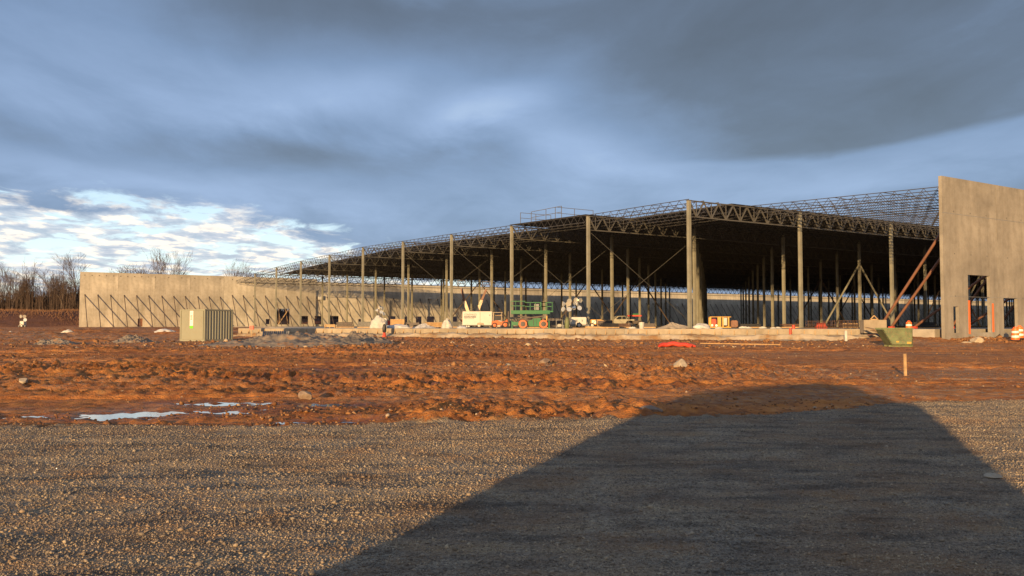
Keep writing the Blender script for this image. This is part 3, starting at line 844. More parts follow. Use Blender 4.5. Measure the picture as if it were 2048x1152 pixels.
# white fixtures on the wall
for (px_, py_, w, h, lab) in ((640, 595.5, 1.25, 1.05, 'white square box fixed high on the lit far wall'), (860, 596.5, .9, .35, 'left one of two small white fittings high on the far wall'), (885, 596.5, .9, .35, 'right one of two small white fittings high on the far wall'), (1352, 610, .8, .9, 'pale round fitting on the shaded far wall'), (1366, 608, .6, .8, 'smaller pale fitting on the shaded far wall')):
    s = wall_s(px_, 10); Y = wy+s*JY; z = zof(py_, Y)
    t = thing('wall_fitting', lab, 'fitting', (wx+s*JX-.4*IX, wy+s*JY-.4*IY, z), TH)
    MB().box((0, 0, 0), (w, .5, h)).build('housing', M['white'], t, bevel=.05)
    MB().bb(-.06, .06, .22, .41, -.06, .06).build('bracket', M['rod'], t)

# right hand panels -------------------------------------------------------------
rx, ry = G(-1.3, 0)
RB = CAMZ-1.75
RH = zof(349.5, 66.4)-RB
rwall = thing('tilt_up_wall', 'tall sunlit tilt up concrete wall with door openings at the right edge', 'wall', (rx, ry, RB), TH)
def ph(px_): return wall_s(px_, -1.3)
def pz(py_, px_):
    Y = ry+ph(px_)*JY; return zof(py_, Y)-RB
e0, e1 = ph(1888.5), ph(1997)
holes1 = [(ph(1906.5)-e0, ph(1917.5)-e0, pz(666, 1908), pz(613, 1908)), (ph(1937)-e0, ph(1981)-e0, pz(665, 1940), pz(549.5, 1940))]
panel_mesh(e1-e0-.012, RH, .26, holes1).build('wall_panel', M['conc'], rwall).location = (e0, 0, 0)
holes2 = [(ph(2007)-e1, ph(2035)-e1, pz(665, 2010), pz(596, 2010))]
pwr = e1-e0
for k in range(5):
    panel_mesh(pwr-.024, RH+(0 if k else .0), .26, holes2).build('wall_panel', M['conc'], rwall).location = (e1+k*pwr+.012, 0.004*(k % 2), 0)
# shallow rustication line across the panels, a door sill line and orange spray marks
b = MB()
zr = pz(424, 1890); b.bb(e0, e1+5*pwr, -.006, .0, zr-.02, zr+.02)
zr = pz(592, 1890); b.bb(e0+.8, e1+5*pwr, -.005, 0, zr-.012, zr+.012); b.build('reveal_line', M['rod'], rwall)
for px_, y0_, y1_ in ((1936.5, 601, 668), (1984, 607, 664)):
    MB().bb(ph(px_)-.0, ph(px_)+.26, -.012, -.002, pz(y1_, px_), pz(y0_, px_)).build('spray_mark', M['orange_fluo'], rwall)
b = MB(); r5 = random.Random(9)
for k in range(5):
    xo = (e0 if k == 0 else e1+(k-1)*pwr)
    for fx in (.2, .5, .8):
        for z in (RH*.30, RH*.55, RH*.80):
            if k == 0 and fx == .5 and z < RH*.4: continue
            x = xo+fx*pwr; b.bb(x-.05, x+.05, -.008, -.001, z-.05, z+.05)
b.build('lifting_insert', M['rod_dark'], rwall)
# red pipe props behind them
for (j, io, top) in ((.66, .47, 10.6), (.84, .52, 10.8), (1.22, .62, 7.5), (1.42, .5, 10.6), (1.75, .6, 7.0), (1.95, .5, 10.6), (2.4, .5, 10.6), (2.9, .5, 10.6)):
    b = MB(); sj = j*S2
    b.tube((sj, .3, top), (sj, io*S1, SLAB-RB+.15), .115, n=10); b.build('pipe_prop', M['red_pipe'], rwall, smooth=True)
    q = MB(); q.bb(sj-.18, sj+.18, io*S1-.2, io*S1+.2, SLAB-RB+.004, SLAB-RB+.2); q.build('prop_shoe', M['redor'], rwall)

# ------------------------------------------------------------------ things: storage container
cx, cy = at(410, 69.8), 69.8
cz = CAMZ-1.36
ca = R(31)
cont = thing('storage_container', 'olive grey steel storage container with flat door end and ribbed side standing on the mud', 'container', (cx, cy, cz), 0)
# local: width axis a (-cos, sin), length axis l (sin, cos); build in a frame with x = length dir, y = width dir
cont.rotation_euler = (0, 0, math.pi/2-ca)
CW, CL, CH = 3.08, 2.92, 2.66
b = MB()
b.bb(.06, CL-.06, .06, CW-.06, .16, CH-.06)
b.build('body', M['olive'], cont)
b = MB()   # corner posts and rails
for x in (0, CL-.14):
    for y in (0, CW-.14): b.bb(x, x+.14, y, y+.14, 0, CH)
for y in (0.01, CW-.11): b.bb(.14, CL-.14, y, y+.10, CH-.13, CH-.01); b.bb(.14, CL-.14, y, y+.10, .02, .17)
for x in (.01, CL-.11): b.bb(x, x+.10, .14, CW-.14, CH-.13, CH-.01); b.bb(x, x+.1, .14, CW-.14, .02, .17)
b.build('frame', M['olive'], cont, bevel=.01)
nr_ = 9
for yy_, sg in ((.06, -1), (CW-.06, 1)):
  b = MB()
  for k in range(nr_):   # corrugations on the long side (local y=0 is the side facing right)
        x0_ = .2+(CL-.4)*k/nr_; w_ = (CL-.4)/nr_
        vs = []
        for z in (.18, CH-.15):
            vs += [(x0_, yy_, z), (x0_+w_*.18, yy_+sg*.055, z), (x0_+w_*.52, yy_+sg*.055, z), (x0_+w_*.7, yy_, z)]
        b.add(vs, [(0, 1, 5, 4), (1, 2, 6, 5), (2, 3, 7, 6), (4, 5, 6, 7), (0, 3, 2, 1)])
  b.build('ribbed_side', M['olive'], cont)
b = MB(); b.bb(.0, .05, .2, CW-.2, .18, CH-.14); dr = b.build('door', M['olive'], cont)
b = MB(); b.bb(-.008, .0, .42, .44, .5, 2.1); b.build('lock_rod', M['sand'], dr)
b = MB()
for y in (.95, 1.75): b.bb(-.006, .02, y-.08, y+.08, .03, .11)
b.bb(.2, .4, -.004, .02, .03, .11); b.bb(2.6, 2.8, -.004, .02, .03, .11); b.build('fork_pocket', M['black'], cont)
sg = MB().bb(-.012, -.001, 1.42, 1.82, 1.30, 2.52).build('sign', M['reflect'], cont)
MB().bb(-.016, -.013, 1.42, 1.82, 1.08, 1.30).build('sign_foot', M['sign_green'], sg)
b = MB()
for zz_ in (2.16, 2.05, 1.94, 1.83):
    for yy_ in (1.53, 1.62, 1.71): 
        if rng.random() < .75: b.bb(-.0165, -.0125, yy_-.03, yy_+.03, zz_-.035, zz_+.035)
b.bb(-.0165, -.0125, 1.5, 1.75, 2.33, 2.36); b.bb(-.0165, -.0125, 1.5, 1.7, 1.6, 1.62); b.build('sign_print', M['dark_print'], sg)

# ------------------------------------------------------------------ hopper
Y = 55.0; X = at(1796, Y); hz = CAMZ-1.41
hp = thing('dump_hopper', 'scratched green steel dump hopper with yellow stickers standing on the mud', 'hopper', (X, Y, hz), R(-4))
L_, Wd, Hh = 1.75, 1.25, 1.22
b = MB(); t_ = .05
out = [(-L_/2-.12, 1.1), (-L_/2+.45, .12), (L_/2, .12), (L_/2, 1.18), (-L_/2-.12, 1.18)]
inn = [(-L_/2-.04, 1.08), (-L_/2+.5, .18), (L_/2-.05, .18), (L_/2-.05, 1.18)]
b.prism([out[0], out[1], out[2], out[3], (L_/2-.05, 1.18), (L_/2-.05, .18), (-L_/2+.49, .18), (-L_/2-.05, 1.12)], 0, Wd)
b.add([(p[0], y, p[1]) for y in (0, Wd) for p in out], [(0, 1, 2, 3, 4), (9, 8, 7, 6, 5)])
b.build('bucket', M['bin'], hp)
b = MB(); 
for y in (-.04, Wd+.0): b.bb(-L_/2-.14, L_/2+.04, y, y+.04, 1.13, 1.23)
b.bb(L_/2-.02, L_/2+.04, 0, Wd, 1.13, 1.23); b.build('rim', M['bin'], hp)
b = MB()
for y in (.15, Wd-.3): b.bb(-L_/2+.3, L_/2+.05, y, y+.16, 0, .12)
b.build('skid', M['bin'], hp)
b = MB(); b.bb(-.15, .02, -.012, -.001, .30, .38); b.bb(.52, .78, -.012, -.001, .22, .33); b.build('sticker', M['yellow'], hp)

# timber and form box next to the hopper
Y = 69; X = at(1750, Y)
fb = thing('form_box', 'pale rectangular concrete form box with a small triangular prop on top', 'form box', (X, Y, 1.0), R(-3))
MB().bb(-.9, .9, 0, .9, 0, 1.06).build('box_body', M['block'], fb, bevel=.02)
b = MB(); b.bar((-.28, .4, 1.07), (.05, .4, 1.42), .07); b.bar((.38, .4, 1.07), (.05, .4, 1.42), .07); b.bar((-.28, .4, 1.10), (.38, .4, 1.10), .07); b.build('triangle_prop', M['lumber'], fb)
def plank(p0, p1, w, label, mat='lumber', th=.05):
    c = (Vector(p0)+Vector(p1))/2
    o = MB().bar(Vector(p0)-c, Vector(p1)-c, w, th).build('timber_plank', M[mat]); o.location = c
    tag(o, label, 'plank'); return o
P3 = lambda px_, py_, Y: (at(px_, Y), Y, zof(py_, Y))
plank(P3(1732, 655, 67), P3(1772, 664, 64), .3, 'weathered plank sloping down from the form box to the hopper rim')
plank(P3(1752, 669, 60), P3(1784, 686, 57), .16, 'black plank leaning toward the foot of the green hopper', 'black')
plank(P3(1736, 670, 64), P3(1758, 668, 66), .2, 'short red brown board lying below the form box', 'red_pipe')
plank(P3(1742, 660, 66), P3(1790, 678, 62), .25, 'pale plank behind the black plank beside the hopper')
plank(P3(1170, 654, 84), P3(1215, 655.5, 84), .9, 'wide pale timber stack lying on the slab below the light tower', 'lumber', .16)
plank(P3(1145, 656.2, 80), P3(1195, 656.2, 80), .3, 'thin pale board on the slab edge right of the green lift')
plank(P3(1400, 686.5, 50), P3(1560, 689, 48), .10, 'long thin brown board lying flat in the mud right of the red hose', 'ply')

# wooden survey stake
Y = 27.6; X = at(1808, Y)
st = MB().bb(-.045, .045, -.02, .02, -.25, .70).build('wooden_stake', M['lumber']); st.location = (X, Y, hgt(X, Y)); st.rotation_euler = (R(2), R(-2), R(12))
tag(st, 'pale wooden survey stake standing upright in the mud', 'stake')
# pipe stubs
def stub(px_, ytop, Y, r, h, mat, label):
    X = at(px_, Y); z = zof(ytop, Y)-h
    o = MB().lathe([(r, 0), (r, h-.02), (r*1.15, h-.02), (r*1.15, h), (r*.8, h), (r*.8, h-.1)], n=14).build('pipe_stub', M[mat], smooth=True); o.location = (X, Y, z); tag(o, label, 'pipe stub'); return o
stub(1586.5, 650, 73.5, .12, .85, 'redor', 'taller red pipe stub in front of the slab edge')
stub(1580, 657, 71.5, .10, .7, 'redor', 'shorter red pipe stub beside the taller red one')
stub(1691, 661, 67.5, .12, .85, 'bag', 'white pipe stub standing in the mud near the green hopper')
# red hose / drain pipe bundle
Y = 53; X = at(1350, Y)
h_ = MB(); 
pts = []
for k in range(26):
    t = k/25; pts.append(Vector((-.95+1.9*t, .25*math.sin(t*5), .10+.10*math.sin(t*3.1)+.03*math.sin(t*17))))
for k in range(25): h_.tube(pts[k], pts[k+1], .15*(1-.55*abs(k/25-.35)), .15*(1-.55*abs((k+1)/25-.35)), n=10, cap=False)
for k in range(25): h_.tube(pts[k]+Vector((.3, .3, -.04)), pts[k+1]+Vector((.3, .3, -.04)), .08, n=8, cap=False)
for k in range(25): h_.tube(pts[k]+Vector((-.1, -.2, -.04)), pts[k+1]+Vector((-.1, -.2, -.04)), .09, n=8, cap=False)
o = h_.build('hose_bundle', M['redor'], smooth=True); o.location = (X, Y, hgt(X, Y)); tag(o, 'crumpled bright red hose bundle lying on the mud in front of the slab', 'hose')

# barrels
def barrel(px_, Y, z, label):
    t = thing('traffic_barrel', label, 'barrel', (at(px_, Y), Y, z), 0, 'orange traffic barrels')
    b = MB(); b.lathe([(.40, .0), (.42, .05), (.30, .07)], n=24); b.build('rubber_base', M['rubber'], t, smooth=True)
    zz = [.06, .24, .42, .60, .78]; rr = [.285, .275, .262, .25, .235, .225]
    for k, (m_) in enumerate(('orange_fluo', 'reflect', 'orange_fluo', 'reflect', 'orange_fluo')):
        r0, r1 = rr[k], rr[k]-.008; z0, z1 = .07+k*.17, .07+(k+1)*.17
        b = MB(); b.lathe([(r0, z0+.012), (r0+.006, z0+.03), (r1+.004, z1-.03), (r1, z1-.004)], n=24)
        b.build('stripe' if m_ == 'reflect' else 'drum_section', M[m_], t, smooth=True)
    b = MB(); b.lathe([(.18, .915), (.17, .955), (.08, .97)], n=20); b.bar((-.1, 0, .95), (-.1, 0, 1.03), .03); b.bar((.1, 0, .95), (.1, 0, 1.03), .03); b.bar((-.1, 0, 1.03), (.1, 0, 1.03), .04)
    b.build('handle', M['orange_fluo'], t, smooth=True)
    return t
Yb = 64.5; barrel(2029, Yb, hgt(at(2029, Yb), Yb)+.03, 'orange and white striped traffic barrel in front of the right doorway')
barrel(1817, 73.0, SLAB-.35, 'orange and white striped traffic barrel behind the green hopper')
Yb = 66.5; t = barrel(2038, Yb, hgt(at(2038, Yb), Yb)+.05, 'second striped traffic barrel half hidden behind the one by the right doorway')

# white drum, cone, bags, boxes ---------------------------------------------------
o = MB().lathe([(.19, 0), (.21, .03), (.24, .52), (.26, .53), (.26, .58), (.2, .58)], n=18).build('white_drum', M['white'], smooth=True)
Yd = fe(1283)[1]+.4; o.location = (at(1283, Yd), Yd, SLAB); tag(o, 'white plastic drum standing at the slab edge', 'drum')
Yc = fe(769)[1]-1.9; Xc = at(769, Yc)
t = thing('marker_post', 'black wrapped marker post rising from a bright red cone in front of the slab edge', 'marker', (Xc, Yc, hgt(Xc, Yc)))
MB().lathe([(.28, 0), (.28, .03), (.2, .04), (.08, .55), (.05, .6)], n=16).build('cone', M['redor'], t, smooth=True)
MB().lathe([(.07, .35), (.17, .5), (.19, .8), (.15, 1.12), (.06, 1.2)], n=12).build('wrap', M['black'], t, smooth=True)
MB().lathe([(.05, 1.2), (.14, 1.22), (.15, 1.34), (.06, 1.42)], n=12).build('cap', M['bag'], t, smooth=True)

def lump(name, px_, Y, w, d, h, mat, label, cat, seed, base=None):
    "soft sagging bag or sheeting lump"
    import bmesh
    bm = bmesh.new(); bmesh.ops.create_icosphere(bm, subdivisions=4, radius=1)
    co = np.array([v.co[:] for v in bm.verts])
    nn = fbm(co[:, 0]*2+seed, co[:, 1]*2+co[:, 2]*3, seed, 4)
    for v, q in zip(bm.verts, nn):
        c = v.co; k = 1+.35*q
        z = max(-.35, c.z)
        fl = 1.0+.35*(.5-z)
        v.co = Vector((c.x*w/2*k*fl*.8, c.y*d/2*k*fl*.8, (z+.35)/1.35*h*(1+.3*q)))
    me = bpy.data.meshes.new(name); bm.to_mesh(me); bm.free()
    for p in me.polygons: p.use_smooth = True
    me.materials.append(M[mat]); o = bpy.data.objects.new(name, me); COL.objects.link(o)
    X = at(px_, Y); o.location = (X, Y, (base if base is not None else hgt(X, Y))-.01); tag(o, label, cat); return o
lump('bulk_bag', 757, 86, 1.7, 1.2, 1.25, 'bag', 'tall cream bulk bag slumped on the slab behind the black marker post', 'bag', 3, SLAB)
lump('sheeting_pile', 796, 88, 2.6, 1.5, .42, 'sheet', 'low grey heap of plastic sheeting right of the marker post', 'sheeting', 5, SLAB)
lump('bulk_bag', 894, 86, 1.1, 1.0, .95, 'bag', 'cream bulk bag with lifting loops left of the white trailer', 'bag', 7, SLAB)
lump('sheeting_pile', 925, 86, 1.2, 1.2, .25, 'sheet', 'small grey sheeting heap under the left end of the white trailer', 'sheeting', 8, SLAB)
lump('sheeting_pile', 1403, 78.5, 1.6, 1.0, .5, 'sheet', 'pale crumpled sheeting between the corner column and the yellow generator', 'sheeting', 9, SLAB)
lump('sheeting_pile', 1365, 84, 1.2, 1.0, .28, 'bag', 'small white scrap heap beside the corner column', 'sheeting', 11, SLAB)
lump('white_sack', 136, 95, 1.3, .8, .35, 'bag', 'white sack lying on the ground left of the far wall', 'sack', 12)
lump('white_sack', 22, 95, .5, .4, .3, 'bag', 'small white sack near the left edge below the small light tower', 'sack', 13)
lump('sheeting_pile', 330, 95, 2.8, 1.5, .5, 'sheet', 'pale sheeting heap behind the storage container', 'sheeting', 14)
for k, (px_, Y, s_) in enumerate(((1487, 86, .5), (1497, 84, .35), (1525, 84, .4), (1546, 82, .3), (1437, 79, .35), (1556, 84, .35), (1265, 82, .4))):
    lump('white_scrap', px_, Y, s_*2, s_, s_*.45, 'bag', ['white paper scrap on the slab, first right of the yellow generator', 'second white scrap right of the yellow generator', 'white scrap between two slim columns in the middle of the right bay', 'small white scrap nearest the thick right column', 'white scrap in front of the yellow generator', 'white scrap left of the red pipe stubs', 'pale scrap left of the white drum'][k], 'scrap', 20+k, SLAB)

def crate(px_, Y, w, d, h, mat, label, cat='crate', name='wooden_crate', rz=0.0, slats=True, zb=SLAB):
    t = thing(name, label, cat, (at(px_, Y), Y, zb), rz)
    MB().bb(-w/2, w/2, 0, d, .1, h).build('box_body', M[mat], t, bevel=.015)
    b = MB()
    for x in (-w/2+.05, 0, w/2-.05): b.bb(x-.05, x+.05, -.02, d+.02, 0, .10)
    b.build('runner', M['lumber'], t)
    b = MB()
    for x in (-w/2+.04, w/2-.04): b.bb(x-.04, x+.04, -.03, -.002, .1, h)
    for z in (.14, h-.04): b.bb(-w/2+.08, w/2-.08, -.03, -.002, z-.04, z+.04)
    b.build('batten', M['lumber'], t); return t
crate(795, 92, 1.5, 1.2, .95, 'ply', 'plywood crate with grey lid standing on the slab left of the thin columns')
crate(870, 90, 1.6, 1.1, .62, 'ply', 'low orange brown plywood box left of the two close columns', rz=R(20))
crate(777, 95, .9, .8, .9, 'redor', 'red box on the slab left of the plywood crate', 'box', 'red_box')
crate(660, 99, 1.2, .6, .4, 'lumber', 'small pale timber crate at the slab edge under the far dock openings', rz=R(5))
crate(1210, 98, 1.8, 1.2, .9, 'brace', 'dark crate standing on the slab right of the yellow machine', 'crate')
crate(1700, 80, 1.5, 1., .5, 'brace', 'dark box behind the rebar cages', 'crate')

# ------------------------------------------------------------------ wheels helper
def wheel(parent, c, r, w, rim='white', tyre='rubber', axis='y'):
    b = MB(); b.lathe([(r*.6, -w/2), (r*.92, -w/2), (r, -w*.3), (r, w*.3), (r*.92, w/2), (r*.6, w/2)], axis=axis, n=22)
    o = b.build('wheel', M[tyre], parent, smooth=True, loc=c)
    b = MB(); b.lathe([(r*.12, -w/2-.012), (r*.5, -w/2-.012), (r*.6, -w/2-.0), (r*.6, w/2), (r*.5, w/2+.012), (r*.12, w/2+.012)], axis=axis, n=18)
    b.build('rim', M[rim], o, smooth=True); return o

# white site trailer -----------------------------------------------------------------
Yt = 100.0
tx = at(954.5, Yt)
t = thing('site_trailer', 'white enclosed site trailer with dark lettering parked on the slab', 'trailer', (tx, Yt, SLAB))
TL = (984-925)*Yt/F; TT = 1.92; 
MB().bb(-TL/2, TL/2, 0, 1.9, .32, TT).build('body', M['white'], t, bevel=.03)
MB().bb(-TL/2+.03, TL/2-.03, .05, 1.85, .22, .32).build('chassis', M['black'], t)
b = MB(); b.bb(TL/2-1.42, TL/2-1.39, -.01, -.001, .34, TT-.08); b.bb(.35, .37, -.01, -.001, .34, TT-.1); b.bb(-TL/2+.05, TL/2-.05, -.012, -.002, TT-.07, TT-.05); b.build('panel_seam', M['sand'], t)
b = MB(); b.prism([(-.02, .34), (.02, .56), (.3, .62), (.72, .56), (.8, .34)], -.05, .0); b.build('wheel_arch', M['sand'], t)
wheel(t, (.22, .08, .27), .27, .2); wheel(t, (-TL/2+.75, .1, .17), .17, .15); wheel(t, (-TL/2+.5, .1, .17), .17, .15)
b = MB(); b.bar((-TL/2, .9, .35), (-TL/2-.5, .9, .3), .08); b.bar((TL/2-.3, .1, .3), (TL/2-.3, .1, .02), .06); b.build('hitch', M['rod'], t)
lt = text_obj('CONEWAGO', .34, M['dark_print'], t, (-TL/2+.2, -.004, 1.42), (R(90), 0, 0), w=1.42, bold=.0)
text_obj('MANUFACTURING', .2, M['dark_print'], t, (-TL/2+.2, -.004, 1.2), (R(90), 0, 0), w=1.38, bold=.014)
b = MB(); xx_ = -TL/2+.2
for k in range(9):
    w_ = .05+.09*rng.random(); b.bb(xx_, xx_+w_, -.008, -.002, 1.04, 1.09); xx_ += w_+.045
b.build('small_print', M['dark_print'], t)
MB().bb(TL/2-.35, TL/2-.2, -.01, -.002, 1.4, 1.55).build('vent', M['rod'], t)

# orange telehandler behind it ---------------------------------------------------------
Yh = 97.0; t = thing('rough_terrain_forklift', 'orange forklift with dark mast and cab beside the white trailer', 'forklift', (at(1000, Yh), Yh, SLAB), R(4))
b = MB(); b.prism([(-.9, .3), (-.9, .75), (-.3, .85), (.2, .7), (.55, .75), (.85, 1.0), (.9, .3)], .1, 1.4); b.build('body', M['orange'], t, bevel=.02)
b = MB()
for x in (-.75, .15):
    for y in (.15, 1.35): b.bar((x, y, .8), (x+.05, y, 1.72), .06)
b.bb(-.85, .3, .1, 1.4, 1.72, 1.78); b.build('cab_cage', M['sand'], t)
MB().bb(-.7, .1, .2, 1.3, .85, 1.4).build('seat_block', M['black'], t, bevel=.05)
b = MB(); b.bar((.95, .3, .2), (1.0, .3, 1.9), .09); b.bar((.95, 1.2, .2), (1.0, 1.2, 1.9), .09); b.bar((.97, .3, 1.1), (.97, 1.2, 1.1), .07); b.build('mast', M['brace'], t)
wheel(t, (-.6, .1, .3), .3, .25, 'orange'); wheel(t, (.6, .1, .36), .36, .28, 'orange'); wheel(t, (-.6, 1.4, .3), .3, .25, 'orange'); wheel(t, (.6, 1.4, .36), .36, .28, 'orange')
crate(993, 101, 1.4, 1, 1.5, 'bag', 'pale tall crate between the white trailer and the orange forklift', 'crate')

# boom lifts ---------------------------------------------------------------------------
def boom_lift(px0, py0, px1, py1, px2, py2, Y, label, mirror=1):
    X = at(px2, Y); t = thing('boom_lift', label, 'boom lift', (X, Y, SLAB))
    b = MB(); b.bb(-1.1, 1.1, 0, 2.0, .45, 1.1); b.build('chassis', M['orange'], t, bevel=.05)
    for x in (-.8, .8):
        for y in (0, 2.0): wheel(t, (x, y, .42), .42, .3, 'bag')
    MB().bb(-.9, .9, .3, 1.7, 1.1, 1.75).build('turret', M['orange'], t, bevel=.08)
    p2 = Vector((0, 1, 1.7)); p1 = Vector((at(px1, Y)-X, 1, zof(py1, Y)-SLAB)); p0 = Vector((at(px0, Y)-X, 1, zof(py0, Y)-SLAB))
    MB().bar(p2, p1, .42).build('lower_boom', M['beige'], t)
    MB().bar(p1, p0, .3).build('upper_boom', M['red_pipe'], t)
    c = p0+Vector((0, 0, .2)); b = MB()
    for dx in (-.5, .5):
        for dy in (-.35, .35):
            b.bar(c+Vector((dx, dy, -.1)), c+Vector((dx, dy, .9)), .05)
    for z in (0, .45, .9):
        b.bar(c+Vector((-.5, -.35, z)), c+Vector((.5, -.35, z)), .05); b.bar(c+Vector((-.5, .35, z)), c+Vector((.5, .35, z)), .05)
        b.bar(c+Vector((-.5, -.35, z)), c+Vector((-.5, .35, z)), .05); b.bar(c+Vector((.5, -.35, z)), c+Vector((.5, .35, z)), .05)
    b.build('basket', M['brace'], t)
boom_lift(922, 576, 928, 602, 938, 630, 118, 'left boom lift raised behind the white trailer, red tip leaning left')
boom_lift(972, 578, 963, 600, 951, 630, 122, 'right boom lift raised behind the white trailer, red tip leaning right')

# green scissor lift ---------------------------------------------------------------------
Ys = fe(1060)[1]+2.6
sx0 = at(1061, Ys); sc_ = Ys/F
t = thing('scissor_lift', 'green rough terrain scissor lift with railed platform and red wheels parked at the slab edge', 'scissor lift', (sx0, Ys, SLAB))
W2 = 39*sc_
MB().bb(-W2*.38, W2*.75, .15, 1.6, .32, .62).build('chassis', M['green'], t, bevel=.03)
b = MB(); b.prism([(-.15, .2), (-.2, .72), (.1, .8), (.25, .95), (.98, .98), (1.02, .2)], -.1, .3); b.build('engine_tray', M['green'], t, bevel=.02)
b = MB(); b.bb(.25, .3, -.112, -.1, .3, .9); b.bb(.55, .57, -.112, -.1, .25, .95); b.build('tray_seam', M['black'], t)
MB().bb(-1.7, -.6, -.02, .5, .3, .62).build('battery_tray', M['green'], t, bevel=.02)
pz0 = (657-628)*sc_
b = MB(); b.bb(-W2, W2, 0, 1.7, pz0, pz0+.34); b.build('platform_deck', M['green'], t, bevel=.02)
b = MB(); b.bb(W2, W2+.3, 0.05, 1.65, pz0+.18, pz0+.3); b.build('extension_deck', M['green'], t)
for k in range(2):
    b = MB(); zz0, zz1 = .62+k*.28, .9+k*.28
    for y in (.3, 1.4):
        b.bar((-1.2, y, zz0), (1.3, y, zz1), .1, .12); b.bar((-1.2, y+.08, zz1), (1.3, y+.08, zz0), .1, .12)
    b.build('scissor_arms', M['brace'], t)
rz0 = pz0+.34; rzt = (657-602)*sc_
b = MB()
segs = [(-W2, -W2*.28, rzt), (-W2*.28, W2*.8, rzt-.12), (W2*.55, W2+.25, rzt-.12)]
for x0_, x1_, zt in segs:
    for y in (.04, 1.66):
        for z in (zt, (zt+rz0)/2): b.bar((x0_, y, z), (x1_, y, z), .035)
    n_ = max(2, int((x1_-x0_)/.42))
    for k in range(n_+1):
        x = x0_+(x1_-x0_)*k/n_
        for y in (.04, 1.66): b.bar((x, y, rz0-.1), (x, y, zt), .035)
for x in (-W2, W2+.25):
    for z in (rzt-.12, (rzt+rz0)/2): b.bar((x, .04, z), (x, 1.66, z), .05)
b.build('guard_rail', M['green'], t)
MB().bb(.35, .8, .06, .12, rz0+.05, rz0+.6).build('control_box', M['rod'], t)
wheel(t, (-.72, .0, .42), .42, .32, 'brace', 'orange'); wheel(t, (1.22, .0, .42), .42, .32, 'brace', 'orange')
wheel(t, (-.72, 1.7, .42), .42, .32, 'brace', 'orange'); wheel(t, (1.22, 1.7, .42), .42, .32, 'brace', 'orange')
b = MB()
for x in (-1.75, -.98, 1.75): b.bar((x, .1, .7), (x, .05, .03), .1); b.bb(x-.14, x+.14, -.08, .2, .0, .05)
b.build('outrigger', M['green'], t)
b = MB(); b.bar((1.5, .3, .3), (1.55, .3, 1.2), .1); b.build('ladder_post', M['yellow'], t)

# light towers -----------------------------------------------------------------------------
def light_tower(px_, Y, z, hm, lamps, label, lw=1.5, rot=0.0, r=.24, body='white'):
    t = thing('light_tower', label, 'light tower', (at(px_, Y), Y, z), rot, 'trailer light towers')
    MB().bb(-lw/2, lw/2, 0, .9, .32, 1.05).build('generator_body', M[body], t, bevel=.05)
    b = MB(); b.bb(-lw/2-.3, lw/2+.3, .1, .8, .22, .31); b.bar((-lw/2-.2, .1, .3), (-lw/2-.2, .1, .02), .07); b.bar((lw/2+.2, .1, .3), (lw/2+.2, .1, .02), .07); b.build('frame', M['rod'], t)
    wheel(t, (0.05, -.05, .26), .26, .16); wheel(t, (0.05, .95, .26), .26, .16)
    b = MB(); b.tube((-lw*.25, .45, 1.0), (-lw*.25, .45, hm-.1), .06, n=8); b.bar((-lw*.25-.5, .45, hm-.35), (-lw*.25+.5, .45, hm-.35), .06); b.build('mast', M['brace'], t)
    vt = MB(); vt.bb(-.3, -.1, -.006, 0, .55, .8); vt.bb(.3, .42, -.006, 0, .6, .8); vt.build('vent', M['rod'], t)
    for (dx, dz, tx_, tz_) in lamps:
        m = Matrix.Rotation(tx_, 4, 'Z') @ Matrix.Rotation(tz_, 4, 'X')
        q = MB(); q.lathe([(.07, .28), (.12, .2), (r*.98, .02), (r, -.03), (r*.92, -.03), (r*.9, -.01)], axis='y', n=18)
        q.v = [tuple(m @ Vector(v)) for v in q.v]
        o = q.build('lamp', M['lamp_face'], t, smooth=True, loc=(-lw*.25+dx, .3, hm+dz))
    return t
Yl = 84
light_tower(1157, Yl, SLAB+.05, 2.3, [(-.55, -.2, -.3, .1), (-.5, .35, .2, .2), (.05, .1, -1.2, .2), (.15, .45, .4, .1), (.6, .4, .8, .1), (.35, .0, 1.2, .0), (.5, -.35, .3, -.3), (0.0, -.35, 2.0, .1)], 'white light tower with many round lamps turned all ways, right of the green lift', 1.55)
light_tower(1135, Yl-2, SLAB+.002, 1.95, [(.22, .42, .05, .15), (.28, -.12, .1, -.5), (-.28, .4, -1.3, .1), (-.28, -.1, -.9, -.2)], 'small light tower with four round lamps facing the camera beside the green lift', .45, body='black', r=.25)
light_tower(765, 93, SLAB, 2.0, [(-.2, .2, -.8, .1), (.22, .15, .9, .1), (.05, -.25, .4, -.3), (-.3, -.1, 1.5, .1), (.35, -.45, .9, -.4)], 'light tower behind the cream bulk bag on the slab', .9, r=.2)
light_tower(44, 150, 1.25, 1.55, [(-.15, .35, -.4, .1), (.45, .35, .5, .1), (.6, -.25, .2, -.1)], 'distant small light tower standing before the dirt bank at far left', .7, r=.3)
# gas cylinder / cooler between
o = MB().lathe([(.2, 0), (.22, .03), (.22, .75), (.15, .95), (.06, 1.0), (.06, 1.1)], n=14).build('gas_cylinder', M['bin'], smooth=True); Yg = 80; o.location = (at(1134, Yg), Yg, SLAB); tag(o, 'dark green gas cylinder standing in front of the light towers', 'cylinder')
t = thing('pressure_washer', 'small chrome and white machine standing right of the green lift', 'washer', (at(1119, 79.5), 79.5, SLAB))
MB().bb(-.2, .2, .05, .4, .15, .42).build('body', M['cream_dim'], t, bevel=.05)
b = MB()
for x in (-.3, .3): b.bar((x, .1, 0.02), (x, .1, .8), .05)
b.bar((-.3, .1, .8), (.3, .1, .8), .04); b.bar((-.3, .1, .15), (.3, .1, .15), .04); b.build('tube_frame', M['rod'], t)

